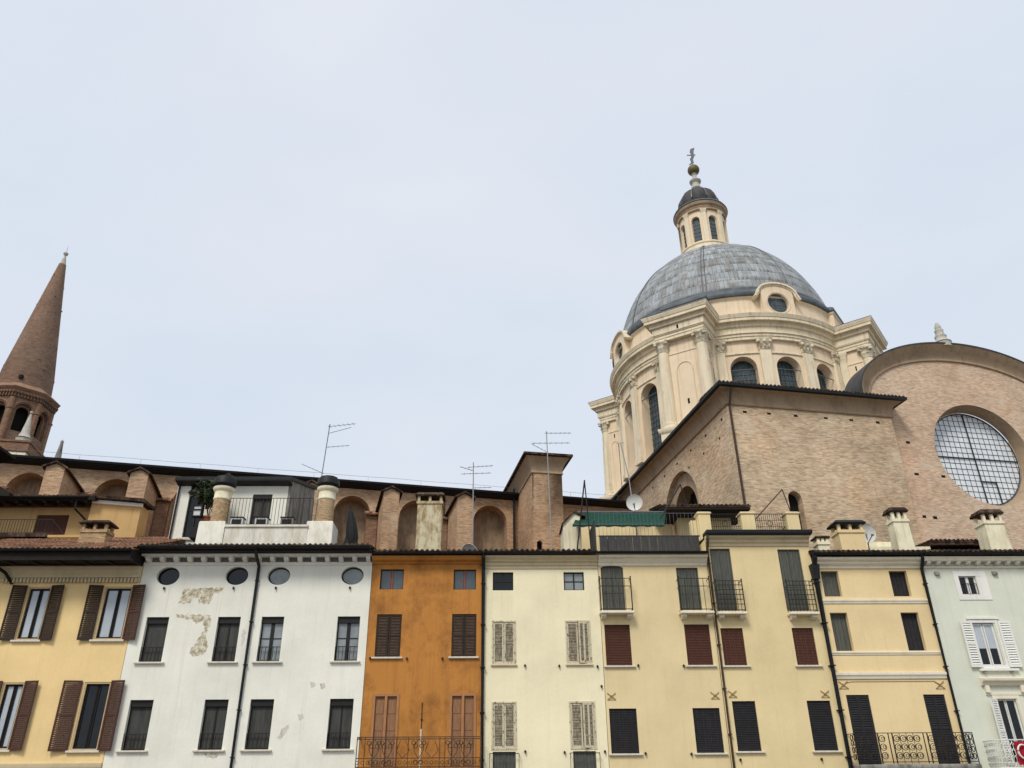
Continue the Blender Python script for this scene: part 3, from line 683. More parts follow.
for u0, u1 in ((-.88, .02), (2.26, 3.16)):
    H.holes.append(('r', u0, u1, .9, 3.05, .16)); b = MB(); frame_bars(b, u0, u1, .9, 3.05, .08, .05, .05, mull=((u0 + u1) / 2,)); w = H.P('balcony_door', b, 'shutgreen')
    b = MB(); b.box(u0 + .02, u1 - .02, .12, .15, .92, 3.03)
    for k in range(6): b.box(u0 + .06 + k * (u1 - u0 - .12) / 6, u0 + .02 + (k + 1) * (u1 - u0 - .12) / 6, .105, .12, .95, 3.0)
    H.P('door_panel', b, 'shutgreen', w)
    b = MB(); bars(b, u0 - .12, u1 + .12, 1.9, 2.98, -.2, 1.2, .014, .018)
    for u in (u0 - .12, u1 + .12): b.tube([(u, -.2, 2.98), (u, 0, 2.98)], .014, 4)
    H.P('railing', b, 'iron', w)
cornice(H, [(0, 10.22), (-.05, 10.22), (-.05, 10.32), (-.1, 10.36), (-.1, 10.46), (-.2, 10.52), (-.2, 10.57), (-.34, 10.66), (-.36, 10.72), (0, 10.74)], 'trimtan')
gutter(H, -.46, 10.84, .09); roof(H, -.4, 10.86, 7, 12.3, 'tiledark')
for u, z in ((.43, 6.24), (1.83, 6.22), (3.4, 6.19), (.39, 3.05), (1.93, 3.01), (3.51, 3.03), (3.52, 5.43)): hook(H, u, z)
b = MB(); b.extr([(2.45, 11.3), (3.3, 11.3), (3.3, 13.4), (3.0, 13.6), (2.45, 13.05)], 2.6, 4.2); dm = H.P('dormer', b, 'chimcream')
b = MB()
for (xa, za), (xb, zb_) in (((2.38, 12.95), (3.0, 13.58)), ((3.0, 13.58), (3.55, 13.38))): b.extr([(xa, za), (xb, zb_), (xb, zb_ + .09), (xa, za + .09)], 2.5, 4.3)
H.P('dormer_roof', b, 'tiledark', dm)
H.finish()

# ---- yellow house with the green awning
def plank_door(H, u0, u1, z0, z1, arch=False, m='shutgreen'):
    H.holes.append(('r', u0, u1, z0, z1, .14)); f = MB(); mid = (u0 + u1) / 2
    frame_bars(f, u0 - .004, u1 + .004, z0, z1 + .004, .06, .05, .05, mull=(mid,)); w = H.P('balcony_door', f, m); f = MB()
    for a, c in ((u0 + .05, mid - .03), (mid + .03, u1 - .05)):
        f.box(a, c, .09, .11, z0 + .03, z1 - .03); hh = (z1 - z0 - .1)
        for k in range(3):
            x0 = a + (c - a) * k / 3 + .015; x1 = a + (c - a) * (k + 1) / 3 - .015
            for fa, fb in ((.03, .34), (.38, .97)): f.box(x0, x1, .074, .09, z0 + .04 + hh * fa, z0 + .04 + hh * fb)
    H.P('door_panel', f, m, w)
    if arch:
        b = MB(); cx = mid; pts = [(u0, z1 + .03), (u1, z1 + .03)] + [(u1 - (u1 - u0) * k / 10, z1 + .03 - .12 * (1 - math.sin(PI * k / 10))) for k in range(11)][1:-1]
        H.P('door_head', (lambda q: (q.extr([(u0 - .01, z1 + .004), (u0 - .01, z1 - .1), (u0 + .15, z1 - .03), (mid, z1 - .004), (u1 - .15, z1 - .03), (u1 + .01, z1 - .1), (u1 + .01, z1 + .004)], -.004, .05), q)[1])(b), H.wall, w)
    return w

def small_balcony(H, u0, u1, zs, zt, out=.45, dense=False):
    b = MB(); b.loft(u0, u1, -out, 0, [(0, zs - .1), (.015, zs - .08), (.015, zs - .02), (0, zs)])
    for u in (u0 + .06, u1 - .26): b.prof(u, u + .2, [(0, zs - .28), (-out * .55, zs - .26), (-out * .75, zs - .19), (-out * .75, zs - .102), (0, zs - .102)])
    bal = H.P('balcony', b, 'trim'); f = MB(); y = -out + .05; a, c = u0 + .04, u1 - .04
    for u in (a, c):
        f.tube([(u, y, zs), (u, y, zt)], .026, 5); f.lathe([(.005, zt), (.035, zt + .03), (.035, zt + .05), (.004, zt + .08)], 8, c=(u, y)); f.tube([(u, y, zt - .02), (u, 0, zt - .02)], .016, 4); f.tube([(u, y, zs + .08), (u, 0, zs + .08)], .012, 4)
        f.tube([(u, y, zt - .35), (u, 0, zt - .35)], .01, 4)
    for z in ((zt - .02, zt - .35, zs + .08) if not dense else (zt - .02, zt - .2, zt - .4, zt - .6, zt - .8, zt - 1.0, zs + .08)): f.tube([(a, y, z), (c, y, z)], .018, 4)
    n = int((c - a) / (.22 if not dense else .14))
    for k in range(1, n): u = a + (c - a) * k / n; f.tube([(u, y, zs + .02), (u, y, zt - .02)], .013, 4)
    H.P('railing', f, 'iron', bal)

def roller_window(H, u0, u1, z0, z1, m, kind):
    H.holes.append(('r', u0, u1, z0, z1, .14)); f = MB(); frame_bars(f, u0 - .004, u1 + .004, z0 - .004, z1 + .004, .055, .035, .05, mull=((u0 + u1) / 2,) if kind != 'roll' else ()); w = H.P('window', f, m); f = MB()
    n = int((z1 - z0) / .065)
    for k in range(n): z = z0 + .02 + (z1 - z0 - .04) * k / n; f.prof(u0 + .03, u1 - .03, [(.075, z), (.058, z + .022), (.058, z + .045), (.075, z + .06)])
    f.box(u0 + .02, u1 - .02, .076, .1, z0 + .01, z1 - .01)
    if kind == 'slat':
        for k in range(4): u = u0 + (u1 - u0) * (k + .7) / 4.6; f.box(u - .02, u + .02, .05, .058, z0 + .06, z1 - .06)
    H.P('shutter', f, m, w); sill(H, w, u0, u1, z0)

H = House('yellow_house', 'yellow house with burgundy shutters under a roof terrace shaded by a green awning', 3.66, 8.42, 10.75, 'yellow', 8)
plank_door(H, 3.77, 4.74, 8.45, 10.36, True); plank_door(H, 7.05, 8.0, 8.45, 10.26)
small_balcony(H, 3.6, 5.0, 8.35, 9.73); small_balcony(H, 6.98, 8.36, 8.33, 9.72)
for u0, u1 in ((3.78, 4.85), (7.14, 8.2)): roller_window(H, u0, u1, 6.22, 7.86, 'shutred', 'roll')
for u0, u1 in ((3.77, 4.87), (7.13, 8.22)): roller_window(H, u0, u1, 2.95, 4.59, 'shutblack', 'slat')
cornice(H, [(0, 10.34), (-.05, 10.34), (-.07, 10.44), (-.14, 10.5), (-.2, 10.6), (-.34, 10.66), (-.36, 10.74), (0, 10.76)], 'trim')
gutter(H, -.44, 10.86, .09); b = MB(); b.box(3.66, 8.42, -.36, 7, 10.79, 10.86); b.box(3.64, 8.42, 5.6, 5.9, 10.86, 13.95); H.P('terrace_floor', b, 'yellow')
b = MB(); n = 12
for k in range(n): u = 3.87 + 4.5 * k / n; b.box(u + .008, u + 4.5 / n - .008, .57, .62, 11.0, 11.82)
b.box(3.85, 8.42, .56, .63, 11.82, 11.87); b.box(3.68, 3.74, .62, 2.2, 11.0, 12.6); pn = H.P('terrace_screen', b, 'panel')
b = MB(); bars(b, 3.75, 8.4, 11.9, 12.98, .8, .17, .007, .012); H.P('railing', b, 'alu', pn)
b = MB(); b.box(4.6, 6.1, 5.55, 5.598, 12.5, 13.15)
for k in range(9): b.box(4.62 + k * .165, 4.66 + k * .165, 5.52, 5.55, 12.5, 13.15)
H.P('grille', b, 'dark')
for (ax, az), (bx, bz), (cx_, cz_) in (((3.36, 14.55), (2.86, 11.2), (3.5, 11.25)), ((7.83, 14.35), (6.75, 12.7), (8.02, 13.3))):
    b = MB(); b.tube([(ax, .7, az), (bx, .7, bz)], .035, 5); b.tube([(ax, .7, az), (cx_, .72, cz_)], .03, 5); H.P('awning_strut', b, 'pipe')
for u, z in ((3.9, 5.05), (8.1, 5.06)): anchor(H, u, z)
for u, z in ((5.08, 6.22), (6.95, 6.2), (5.1, 2.95), (6.9, 2.92)): hook(H, u, z)
H.finish()

# ---- taller yellow house with pillared terrace
H = House('tall_yellow_house', 'taller yellow house with pale pillars and dark rail on its roof terrace', 8.45, 13.05, 11.5, 'yellow2', 8)
plank_door(H, 8.62, 9.52, 8.42, 11.1); plank_door(H, 11.62, 12.6, 8.4, 11.06)
small_balcony(H, 8.56, 9.76, 8.3, 9.62, .42, True); small_balcony(H, 11.6, 12.8, 8.28, 9.6, .42, True)
for u0, u1 in ((8.66, 9.6), (11.68, 12.58)): roller_window(H, u0, u1, 6.2, 7.7, 'shutred', 'slat')
for u0, u1 in ((8.76, 9.7), (11.8, 12.76)): roller_window(H, u0, u1, 3.0, 4.84, 'shutblack', 'roll')
cornice(H, [(0, 11.2), (-.05, 11.2), (-.07, 11.3), (-.14, 11.36), (-.14, 11.46), (-.3, 11.54), (-.32, 11.6), (0, 11.62)], 'trimtan')
b = MB(); b.box(8.5, 13.12, -.42, 7.0, 11.62, 11.68); b.box(8.47, 13.15, -.46, .3, 11.68, 11.82); H.P('eave', b, 'gutter')
for i, (u0, u1) in enumerate(((8.5, 9.05), (10.48, 11.1), (12.58, 13.15))):
    b = MB(); b.box(u0, u1, .75, 1.3, 11.7, 12.9); b.loft(u0, u1, .75, 1.3, [(.0, 12.9), (.05, 12.94), (.05, 13.0), (-.02, 13.04)])
    if i == 0: b.box(u0 - .35, u0 - .001, .85, 1.25, 11.7, 12.65)
    H.P('terrace_pillar', b, 'yellow2')
for u0, u1 in ((9.05, 10.48), (11.1, 12.58)):
    b = MB(); bars(b, u0, u1, 11.9, 13.0, 1.0, .1, .011, .02)
    for z in (12.15, 12.4, 12.7): b.tube([(u0, 1.0, z), (u1, 1.0, z)], .011, 4)
    scroll(b, (u0 + u1) / 2, 12.55, .12, 1.0, .014); H.P('railing', b, 'iron')
b = MB(); b.box(8.6, 11.3, 5.0, 6.2, 11.7, 14.6); b.box(9.2, 10.1, 4.97, 4.998, 11.9, 13.9); hut = H.P('terrace_room', b, 'yellow2')
b = MB(); tile_roof(b, 7.35, 12.0, 3.6, 14.25, 6.4, 14.9); H.P('roof', b, 'tiledark', hut)
b = MB(); b.box(7.4, 11.95, 3.62, 6.3, 14.1, 14.2); H.P('roof_boards', b, 'wooddark', hut)
b = MB(); b.tube([(12.85, 1.4, 14.35), (10.95, 1.2, 12.5)], .03, 5); b.tube([(12.85, 1.4, 14.35), (13.1, 1.4, 13.1)], .026, 5); b.tube([(12.55, 1.1, 12.4), (11.9, 1.1, 11.8)], .026, 5); H.P('awning_strut', b, 'pipebrown')
for u, z in ((8.82, 5.11), (12.6, 5.09)): anchor(H, u, z)
downpipe(H, 8.5, 11.6, -.38, .06, 'pipebrown')
for u in (8.8, 12.0): hook(H, u, 2.7)
H.finish()

# ---- banded house
H = House('banded_house', 'peach yellow house crossed by white string courses above a scrolled iron balcony', 13.08, 17.83, 10.5, 'band', 8)
for (u0, u1), (z0, z1) in (((13.36, 14.12), (9.0, 10.1)), ((16.36, 17.14), (9.0, 10.1)), ((13.42, 14.16), (6.76, 8.32)), ((16.46, 17.22), (6.76, 8.32))):
    H.holes.append(('r', u0, u1, z0, z1, .3)); f = MB(); frame_bars(f, u0 - .004, u1 + .004, z0 - .004, z1 + .004, .2, .05, .05, mull=((u0 + u1) / 2,)); w = H.P('window', f, 'shutgreen' if u0 < 15 else 'shutblack'); f = MB()
    for k in range(4): a = u0 + .05 + (u1 - u0 - .1) * k / 4; f.box(a + .008, a + (u1 - u0 - .1) / 4 - .008, .215, .24, z0 + .05, z1 - .05)
    f.box(u0 + .02, u1 - .02, .241, .26, z0 + .02, z1 - .02); H.P('shutter', f, 'shutgreen' if u0 < 15 else 'shutblack', w)
for u0, u1 in ((13.45, 14.38), (16.62, 17.5)):
    H.holes.append(('r', u0, u1, 2.5, 5.05, .14)); f = MB(); frame_bars(f, u0 - .004, u1 + .004, 2.5, 5.05, .04, .04, .05); w = H.P('balcony_door', f, 'shutblack')
    f = MB(); leaf(f, u0 + .04, (u0 + u1) / 2 - .004, 2.54, 5.0, .03, .05, .085); leaf(f, (u0 + u1) / 2 + .004, u1 - .04, 2.54, 5.0, .03, .05, .085); f.box(u0 + .02, u1 - .02, .1, .12, 2.52, 5.03); H.P('shutter', f, 'shutblack', w)
for z0, z1, o in ((8.7, 8.87, .07), (6.6, 6.72, .06), (5.66, 5.9, .1)): cornice(H, [(0, z0), (-o * .5, z0), (-o * .6, z0 + (z1 - z0) * .4), (-o, z0 + (z1 - z0) * .6), (-o, z1), (0, z1 + .02)], 'trim', name='string_course')
cornice(H, [(0, 10.2), (-.06, 10.2), (-.08, 10.3), (-.2, 10.38), (-.2, 10.46), (-.34, 10.52), (-.36, 10.62), (0, 10.64)], 'trim')
b = MB(); b.tube([(13.5, -.012, 5.5)] + [(13.8 + 3.4 * k / 8, -.012, 5.55) for k in range(9)] + [(17.4, -.012, 5.45)], .008, 4); H.P('cable', b, 'iron')
gutter(H, -.46, 10.78, .1, 12.98); roof(H, -.4, 10.8, 7, 12.4, 'tiledark', 12.98)
b = MB(); b.loft(13.2, 17.85, -.75, 0, [(0, 2.3), (.02, 2.36), (.02, 2.44), (0, 2.48)]); bal = H.P('balcony', b, 'greywall')
f = MB(); y = -.72
for z in (3.58, 2.56): f.tube([(13.22, y, z), (17.83, y, z)], .018, 4)
for u in (13.22, 17.83): f.tube([(u, y, 3.58), (u, 0, 3.58)], .016, 4); f.tube([(u, y, 2.48), (u, y, 3.58)], .02, 4)
u = 13.4; k = 0
while u < 17.75:
    pair = k % 9 in (2, 3, 5, 6)
    if pair: f.tube([(u, y, 2.5), (u, y, 3.58)], .022, 4)
    else:
        f.tube([(u - .13, y, 2.5), (u - .13, y, 3.58)], .012, 4)
        for z in (2.72, 3.02, 3.32): scroll(f, u, z + .06, .115, y, .016); scroll(f, u + .03, z + .06, .055, y, .013)
    u += .15 if pair else .27; k += 1
for sgu in (13.22, 17.83):
    for z in (2.75, 3.0, 3.25, 3.45):
        for yy in (-.55, -.3): f.tube([(sgu, yy + .1 * math.cos(2 * PI * q / 10), z + .1 * math.sin(2 * PI * q / 10)) for q in range(10)], .016, 4, True)
H.P('railing', f, 'iron', bal)
for u, z in ((13.42, 5.43), (17.4, 5.41)): anchor(H, u, z, .19)
downpipe(H, 13.06, 10.75, -.4, .11, 'gutter', .15, y=-.13); downpipe(H, 17.8, 10.7, -.4, .07, 'gutter')
chimney(H, 15.42, 16.62, 2, 2.8, 11.0, 12.55, 'band', 'gutter', .5, 0, .12, label='broad yellow chimney with slotted dark cap')
chimney(H, 14.32, 14.86, 2, 2.5, 11.0, 11.98, 'chimcream', 'tiledark', .3, 0, .06)
H.finish()

# ---- pale green house, right edge
H = House('pale_green_house', 'pale green house with white louvred shutters and a red banner on its balcony', 17.86, 27.5, 10.6, 'green', 8)
H.holes.append(('r', 19.36, 20.12, 9.06, 9.88, .16)); f = MB(); frame_bars(f, 19.16, 20.6, 8.84, 10.06, -.03, .2, .028); f.box(20.14, 20.4, -.02, -.001, 9.04, 9.86); w = H.P('window', f, 'trimwhite')
f = MB(); frame_bars(f, 19.36, 20.12, 9.06, 9.88, .08, .05, .05, mull=(19.76,)); f.box(19.7, 19.82, .07, .13, 9.1, 9.84); H.P('sash', f, 'framewhite', w)
f = MB(); f.box(19.38, 20.1, .12, .15, 9.08, 9.86); H.P('pane', f, 'glass', w)
f = MB(); bars(f, 19.38, 20.1, 9.1, 9.55, .03, .12, .01, .012); H.P('window_rail', f, 'iron', w)
H.holes.append(('r', 19.42, 20.34, 6.12, 7.88, .18)); f = MB(); frame_bars(f, 19.3, 20.52, 6.04, 8.0, -.03, .12, .028); f.box(19.22, 20.6, -.07, -.001, 8.02, 8.1); w = H.P('window', f, 'trimwhite')
f = MB(); frame_bars(f, 19.42, 19.88, 6.14, 7.86, .08, .07, .05); frame_bars(f, 19.88, 20.34, 6.14, 7.86, .08, .07, .05); H.P('sash', f, 'framewhite', w)
f = MB(); f.box(19.44, 20.32, .115, .14, 6.15, 7.85); H.P('pane', f, 'glass', w)
f = MB(); f.box(19.48, 20.28, .108, .114, 6.85, 7.8); H.P('curtain', f, 'curtain', w)
sill(H, w, 19.3, 20.7, 6.02, .13, .09, 'trimwhite')
b = MB(); b.box(19.35, 19.45, -.1, -.001, 5.84, 5.93); b.box(20.5, 20.6, -.1, -.001, 5.84, 5.93); H.P('sill_bracket', b, 'greywall', w)
for piv, sg, ang in ((19.36, -1, 6), (20.5, 1, -5)):
    f = MB(); f.T = Matrix.Translation((piv, -.04, 0)) @ Matrix.Rotation(R(ang), 4, 'Z'); leaf(f, *(sorted((0, sg * .5))), 6.08, 7.94, -.05, .075, .09); H.P('shutter', f, 'shutwhite', w)
H.holes.append(('r', 19.58, 20.4, 2.4, 4.86, .2)); f = MB(); frame_bars(f, 19.44, 20.56, 2.4, 5.0, -.03, .13, .028); f.prof(19.1, 21.2, [(0, 5.36), (-.12, 5.38), (-.16, 5.48), (-.28, 5.54), (-.3, 5.62), (0, 5.68)])
f.box(19.2, 19.36, -.16, -.001, 5.1, 5.37); f.box(20.66, 20.82, -.16, -.001, 5.1, 5.37); f.box(19.2, 20.82, -.04, -.001, 5.01, 5.1); w = H.P('balcony_door', f, 'trim')
f = MB(); frame_bars(f, 19.58, 19.99, 2.4, 4.86, .1, .05, .05); frame_bars(f, 19.99, 20.4, 2.4, 4.86, .1, .05, .05); H.P('sash', f, 'framewhite', w)
f = MB(); f.box(19.6, 20.38, .14, .17, 2.42, 4.84); H.P('pane', f, 'glass', w)
f = MB(); f.T = Matrix.Translation((19.56, -.04, 0)) @ Matrix.Rotation(R(30), 4, 'Z'); leaf(f, -.46, 0, 2.42, 4.86, -.05, .07, .085); H.P('shutter', f, 'shutwhite', w)
b = MB(); P = [(18.6 + .0, 0)] + [(19.1 - .5 * math.cos(k * PI / 12), -.55 - .35 * math.sin(k * PI / 12)) for k in range(7)] + [(21.9, -.9), (21.9, 0)]
b.v += [Vector((x, y, 2.18)) for x, y in P] + [Vector((x, y, 2.36)) for x, y in P]; n = len(P); b.f += [[k, (k + 1) % n, n + (k + 1) % n, n + k] for k in range(n)] + [list(range(n))[::-1], list(range(n, 2 * n))]
bal = H.P('balcony', b, 'trimwhite'); f = MB(); path = P[:-1]
for z in (3.3, 2.5): f.tube([(x, y + .03, z) for x, y in path], .022, 5)
seg = []
for (xa, ya), (xb, yb) in zip(path, path[1:]):
    L_ = math.hypot(xb - xa, yb - ya); m_ = max(1, round(L_ / .11)); seg += [(xa + (xb - xa) * k / m_, ya + (yb - ya) * k / m_) for k in range(m_)]
for i, (x, y) in enumerate(seg):
    if x < 19.5 or i % 2 == 0: f.tube([(x, y + .03, 2.36), (x + .02, y - .03, 2.75), (x, y + .03, 3.3)], .016, 4)
for i in range(len(seg) - 1):
    if seg[i][0] < 19.5:
        for z in (2.65, 2.9, 3.12): f.tube([(seg[i][0], seg[i][1] - .01, z), (seg[i + 1][0], seg[i + 1][1] - .01, z + .1)], .02, 4)
H.P('railing', f, 'ironwhite', bal)
cornice(H, [(0, 10.2), (-.05, 10.2), (-.08, 10.28), (0, 10.3)], 'trim', name='string_course')
cornice(H, [(0, 10.46), (-.34, 10.46), (-.38, 10.54), (-.42, 10.62), (0, 10.64)], 'trim')
for k in range(21):
    u = 18.1 + .44 * k; b = MB(); b.prof(u - .08, u + .08, [(0, 10.32), (-.16, 10.33), (-.28, 10.39), (-.3, 10.455), (0, 10.455)]); H.P('modillion', b, 'trimwhite')
gutter(H, -.5, 10.78, .1); roof(H, -.44, 10.8, 7, 12.4, 'tiledark')
chimney(H, 18.12, 18.92, 2, 2.7, 11.0, 13.1, 'chimcream', 'tiledark', .6, .04, .07, True, label='tall cream chimney standing beside the round dish')
chimney(H, 22.5, 23.55, 2, 2.9, 11.0, 13.0, 'chimcream', 'tiledark', .6, .06, .08, True, label='cream chimney under the big round church window')
b = MB(); tile_roof(b, 21.2, 24.6, 4.6, 12.72, 7.2, 12.9, amp=.08); b.box(21.2, 24.6, 4.62, 7.2, 12.55, 12.68); H.P('rear_roof', b, 'tiledark')
b = MB(); b.box(16.9, 21.15, 4.7, 7, 11, 12.5); b.box(17.5, 20.6, 5.4, 7.4, 12.5, 12.95); H.P('rear_parapet', b, 'chimcream')
for u in (18.35, 20.9): b = MB(); b.box(u, u + .2, -.12, -.002, 9.9, 10.0); b.box(u, u + .2, -.06, -.002, 10.0, 10.05); H.P('wall_bracket', b, 'greywall')
H.finish()

# ---- house behind the ochre one
H = House('rear_ochre_house', 'weathered ochre house behind the far left roof, with red brown shutter and dark eave', -31, -21.55, 15.0, 'rearochre', 6, 6)
H.holes.append(('r', -24.5, -22.85, 12.6, 14.6, .2)); f = MB(); f.box(-24.5, -22.85, 6.1, 6.16, 12.6, 14.6)
for k in range(18): u = -24.48 + k * .09; f.box(u, u + .07, 6.08, 6.1, 12.62, 14.58)
H.P('shutter', f, 'shutred')
b = MB(); b.prof(-31, -21.2, [(4.9, 15.05), (4.9, 15.2), (6.3, 15.5), (6.3, 15.3)])
for k in range(14): u = -30.8 + k * .7; b.prof(u, u + .13, [(4.95, 14.92), (4.95, 15.05), (6.1, 15.3), (6.1, 15.1)])
H.P('eave', b, 'wooddark'); gutter(H, 4.82, 15.2, .09); roof(H, 4.9, 15.2, 12, 17.0, 'tiledark', None, -21.2)
W2 = MB(); W2.extr([(-21.54, 11.0), (-18.98, 11.0), (-18.98, 14.92), (-21.54, 15.15)], 5.4, 6.4); wing = H.P('side_wing', W2, 'rearochre')
b = MB(); b.extr([(-21.5, 15.02), (-18.9, 14.8), (-18.9, 14.98), (-21.5, 15.2)], 5.28, 5.398); H.P('cornice', b, 'trimwhite', wing)
b = MB(); b.extr([(-22.0, 15.27), (-18.75, 15.0), (-18.75, 15.15), (-22.0, 15.42)], 5.0, 6.5); H.P('roof', b, 'tiledark', wing)
b = MB(); b.tube([(-22.1, 4.95, 15.1), (-22.1, 4.95, 14.6), (-21.9, 5.8, 14.3), (-21.9, 5.92, 12.0)], .055, 6); H.P('downpipe', b, 'pipe')
b = MB(); b.extr([(-28.5, 17.2), (-26.7, 16.1), (-25.3, 15.3), (-25.3, 15.12), (-28.5, 15.1)], 4.5, 4.85); b.extr([(-31, 16.7), (-27, 18.0), (-27, 18.15), (-31, 16.9)], 4.4, 6.8); H.P('verge', b, 'wooddark')
b = MB(); b.box(-31, -22.5, 4.3, 6.0, 12.95, 13.15); ter = H.P('terrace_slab', b, 'tiledark')
b = MB(); bars(b, -29, -22.7, 13.2, 13.85, 4.4, .14, .012, .02); b.tube([(-22.7, 4.4, 13.8), (-21.9, 4.4, 13.0)], .02, 4); H.P('railing', b, 'pipe', ter)
b = MB(); b.box(-23.4, -21.9, 3.8, 6, 11, 12.6); b.loft(-22.4, -20.9, 3.9, 5.3, [(0, 11), (0, 12.75), (.06, 12.78), (.06, 12.9)]); H.P('terrace_parapet', b, 'rearochre')
H.finish()

# ---- tall mottled chimney between roofs belongs to the orange house
OR = [o for o in COL.objects if o.name == 'orange_house'][0]
class _O: pass
ho = _O(); ho.P = lambda name, mb, m, parent=None, **k: mb.build(name, m, parent or OR, off=(-6.08, 0, 0), **k)
chimney(ho, -4.78, -3.52, 5, 5.9, 11.5, 15.0, 'mottled', 'tiledark', .5, 0, .1)
# ------------------------------------------------------------------ the domed church (its own frame: x along the nave, -y towards us)
CH = thing('church', 'brick basilica with a grey lead dome, lantern, long buttressed nave and round window', 'church', (23.5, 78, 0), R(11))
def cp(name, mb, m, parent=None, **k): return mb.build(name, m, parent or CH, **k)

# nave wall with blind arches between the buttresses
NY = -13.6; XC = [-28.4, -34.1, -38.95, -44.7, -50.2, -55.4, -60.95, -66.4, -72]; XB = [-31.25, -36.49, -42.0, -47.5, -53.02, -58.07, -63.5, -69]
NT = Matrix.Translation((-28, NY, 0)) @ Matrix.Rotation(R(3.0), 4, 'Z') @ Matrix.Translation((28, -NY, 0))
def MBn(): m = MB(); m.T = NT; return m
b = MBn(); holed(b, -78, -16, 0, 22.3, [('a', c - 1.33, c + 1.33, 9.0, 21.6, 1.3) for c in XC], fn=lambda x, y, z: (x, y + NY, z))
b.poly((-78, NY, 0), (-78, 12, 0), (-78, 12, 22.3), (-78, NY, 22.3)); nave = cp('nave_wall', b, 'brick')
b = MBn()
for c in XC: b.box(c - 1.6, c + 1.6, NY + 1.3, NY + 1.4, 8.9, 21.7)
cp('niche_back', b, 'niche', nave)
b = MBn(); b.prof(-78.5, -8, [(NY - .7, 22.42), (NY - .7, 22.6), (0, 25.2), (13, 22.6), (13, 22.3), (0, 24.9), (NY + .2, 22.4)]); nr = cp('nave_roof', b, 'tiledark')
b = MBn(); b.prof(-78.5, -14, [(NY - .8, 22.4), (NY - .84, 22.54), (NY - .66, 22.58), (NY - .66, 22.38)]); b.prof(-78, -14, [(NY - .65, 22.39), (NY - .65, 22.33), (NY - .002, 22.15), (NY - .002, 22.39)]); cp('gutter', b, 'gutter', nr)
b = MBn(); b.tube([(x, NY - .7, 22.95 + .02 * math.sin(x)) for x in range(-78, -13, 2)], .011, 4)
for x in range(-78, -13, 4): b.tube([(x, NY - .7, 22.5), (x, NY - .7, 22.95 + .02 * math.sin(x))], .01, 4)
cp('lightning_cable', b, 'alu', nr)
for i, c in enumerate(XB):
    b = MBn(); b.extr([(c - .55, 6), (c + .55, 6), (c + .55, 20.5), (c, 20.78), (c - .55, 20.5)], -18.2, NY + .02); bt = cp('buttress', b, 'brick')
    b = MBn()
    for sg in (-1, 1): b.extr([(c, 20.8), (c + sg * .76, 20.4), (c + sg * .76, 20.52), (c, 20.93)], -18.4, NY + .01)
    cp('coping', b, 'tiledark', bt)
    b = MBn(); s = 1 if c < -40 else -1; b.box(c + s * 1.0 - .4, c + s * 1.0 + .4, NY - .6, NY + .02, 14, 20.0); pw = cp('wall_pier', b, 'brickred')
    b = MBn(); b.prof(c + s * 1.0 - .55, c + s * 1.0 + .55, [(NY - .85, 19.98), (NY - .85, 20.1), (NY, 20.5), (NY, 20.3)]); cp('tile_cap', b, 'tile', pw)
for c in (-61.0, -34.1): b = MBn(); b.tube([(c + 2.0, NY - .12, 22.2), (c + 2.0, NY - .12, 10)], .09, 6); cp('downpipe', b, 'pipebrown')
b = MBn(); b.prof(-78, -27, [(-20, 0), (-20, 13.5), (NY, 15.5), (NY, 0)]); cp('chapel_range', b, 'tile')

# projecting stair tower
b = MB(); holed(b, -26.2, -23.95, 0, 22.6, [('a', -26.0 + .05, -25.55, 16.4, 17.4, .4)], fn=lambda x, y, z: (x, y - 19, z))
for x in (-26.2, -23.95): b.poly((x, -19, 0), (x, NY, 0), (x, NY, 22.6), (x, -19, 22.6))
stt = cp('stair_tower', b, 'brick')
b = MB(); b.box(-26.0, -25.5, -18.6, -18.5, 16.3, 17.5); cp('slit_window', b, 'dark', stt)
b = MB(); b.loft(-26.2, -23.95, -19, -10, [(.0, 22.45), (.08, 22.45), (.08, 22.55), (.03, 22.6), (.03, 22.7), (.12, 22.95), (.3, 23.3), (.52, 23.6)]); cp('cornice', b, 'cove', stt)
b = MB(); b.loft(-26.2, -23.95, -19, -10, [(.55, 23.6), (.72, 23.64), (.72, 23.8), (-.9, 24.3)]); cp('roof', b, 'tiledark', stt)
b = MB(); b.tube([(-26.55, NY - .25, 23), (-26.55, NY - .25, 10)], .1, 6); cp('downpipe', b, 'pipe', stt)

# tall brick block in front of the drum
bx0, bx1, by0, by1 = -16.6, -5.42, -31.6, -11
b = MB(); hl = [('a', -13.6, -12.72, 15.0, 17.35, .6)]
holed(b, bx0, bx1, 0, 23.1, hl, fn=lambda x, y, z: (x, y + by0, z)); blk = cp('brick_block', b, 'brickpale')
b = MB(); holed(b, -by1 - 22.9 - .001 - 8.7, 8.7, 0, 23.1, [('a', -3.0, 3.0, 10, 21.5, .35)], fn=lambda x, y, z: (bx0 + y, -22.9 - x, z)); cp('west_wall', b, 'brickpale', blk)
b = MB(); holed(b, -3.2, 3.2, 9.8, 21.7, [('a', -2.05, 2.05, 9.9, 20.5, 1.0)], fn=lambda x, y, z: (bx0 + .35 + y, -22.9 - x, z)); cp('blind_arch', b, 'cove', blk)
b = MB(); b.box(bx0 + 1.3, bx0 + 1.4, -25.2, -20.6, 9, 20.8); cp('arch_window', b, 'dark', blk)
b = MB()
for k in range(5): y = -24.6 + k * .85; b.tube([(bx0 + 1.25, y, 10), (bx0 + 1.25, y, 20.5)], .05, 4)
for z in (12, 14, 16, 18.3): b.tube([(bx0 + 1.25, -25, z), (bx0 + 1.25, -20.8, z)], .05, 4)
cp('window_bars', b, 'iron', blk)
b = MB(); b.box(-13.8, -12.6, by0 + .55, by0 + .62, 14.8, 17.5); cp('slit_window', b, 'dark', blk)
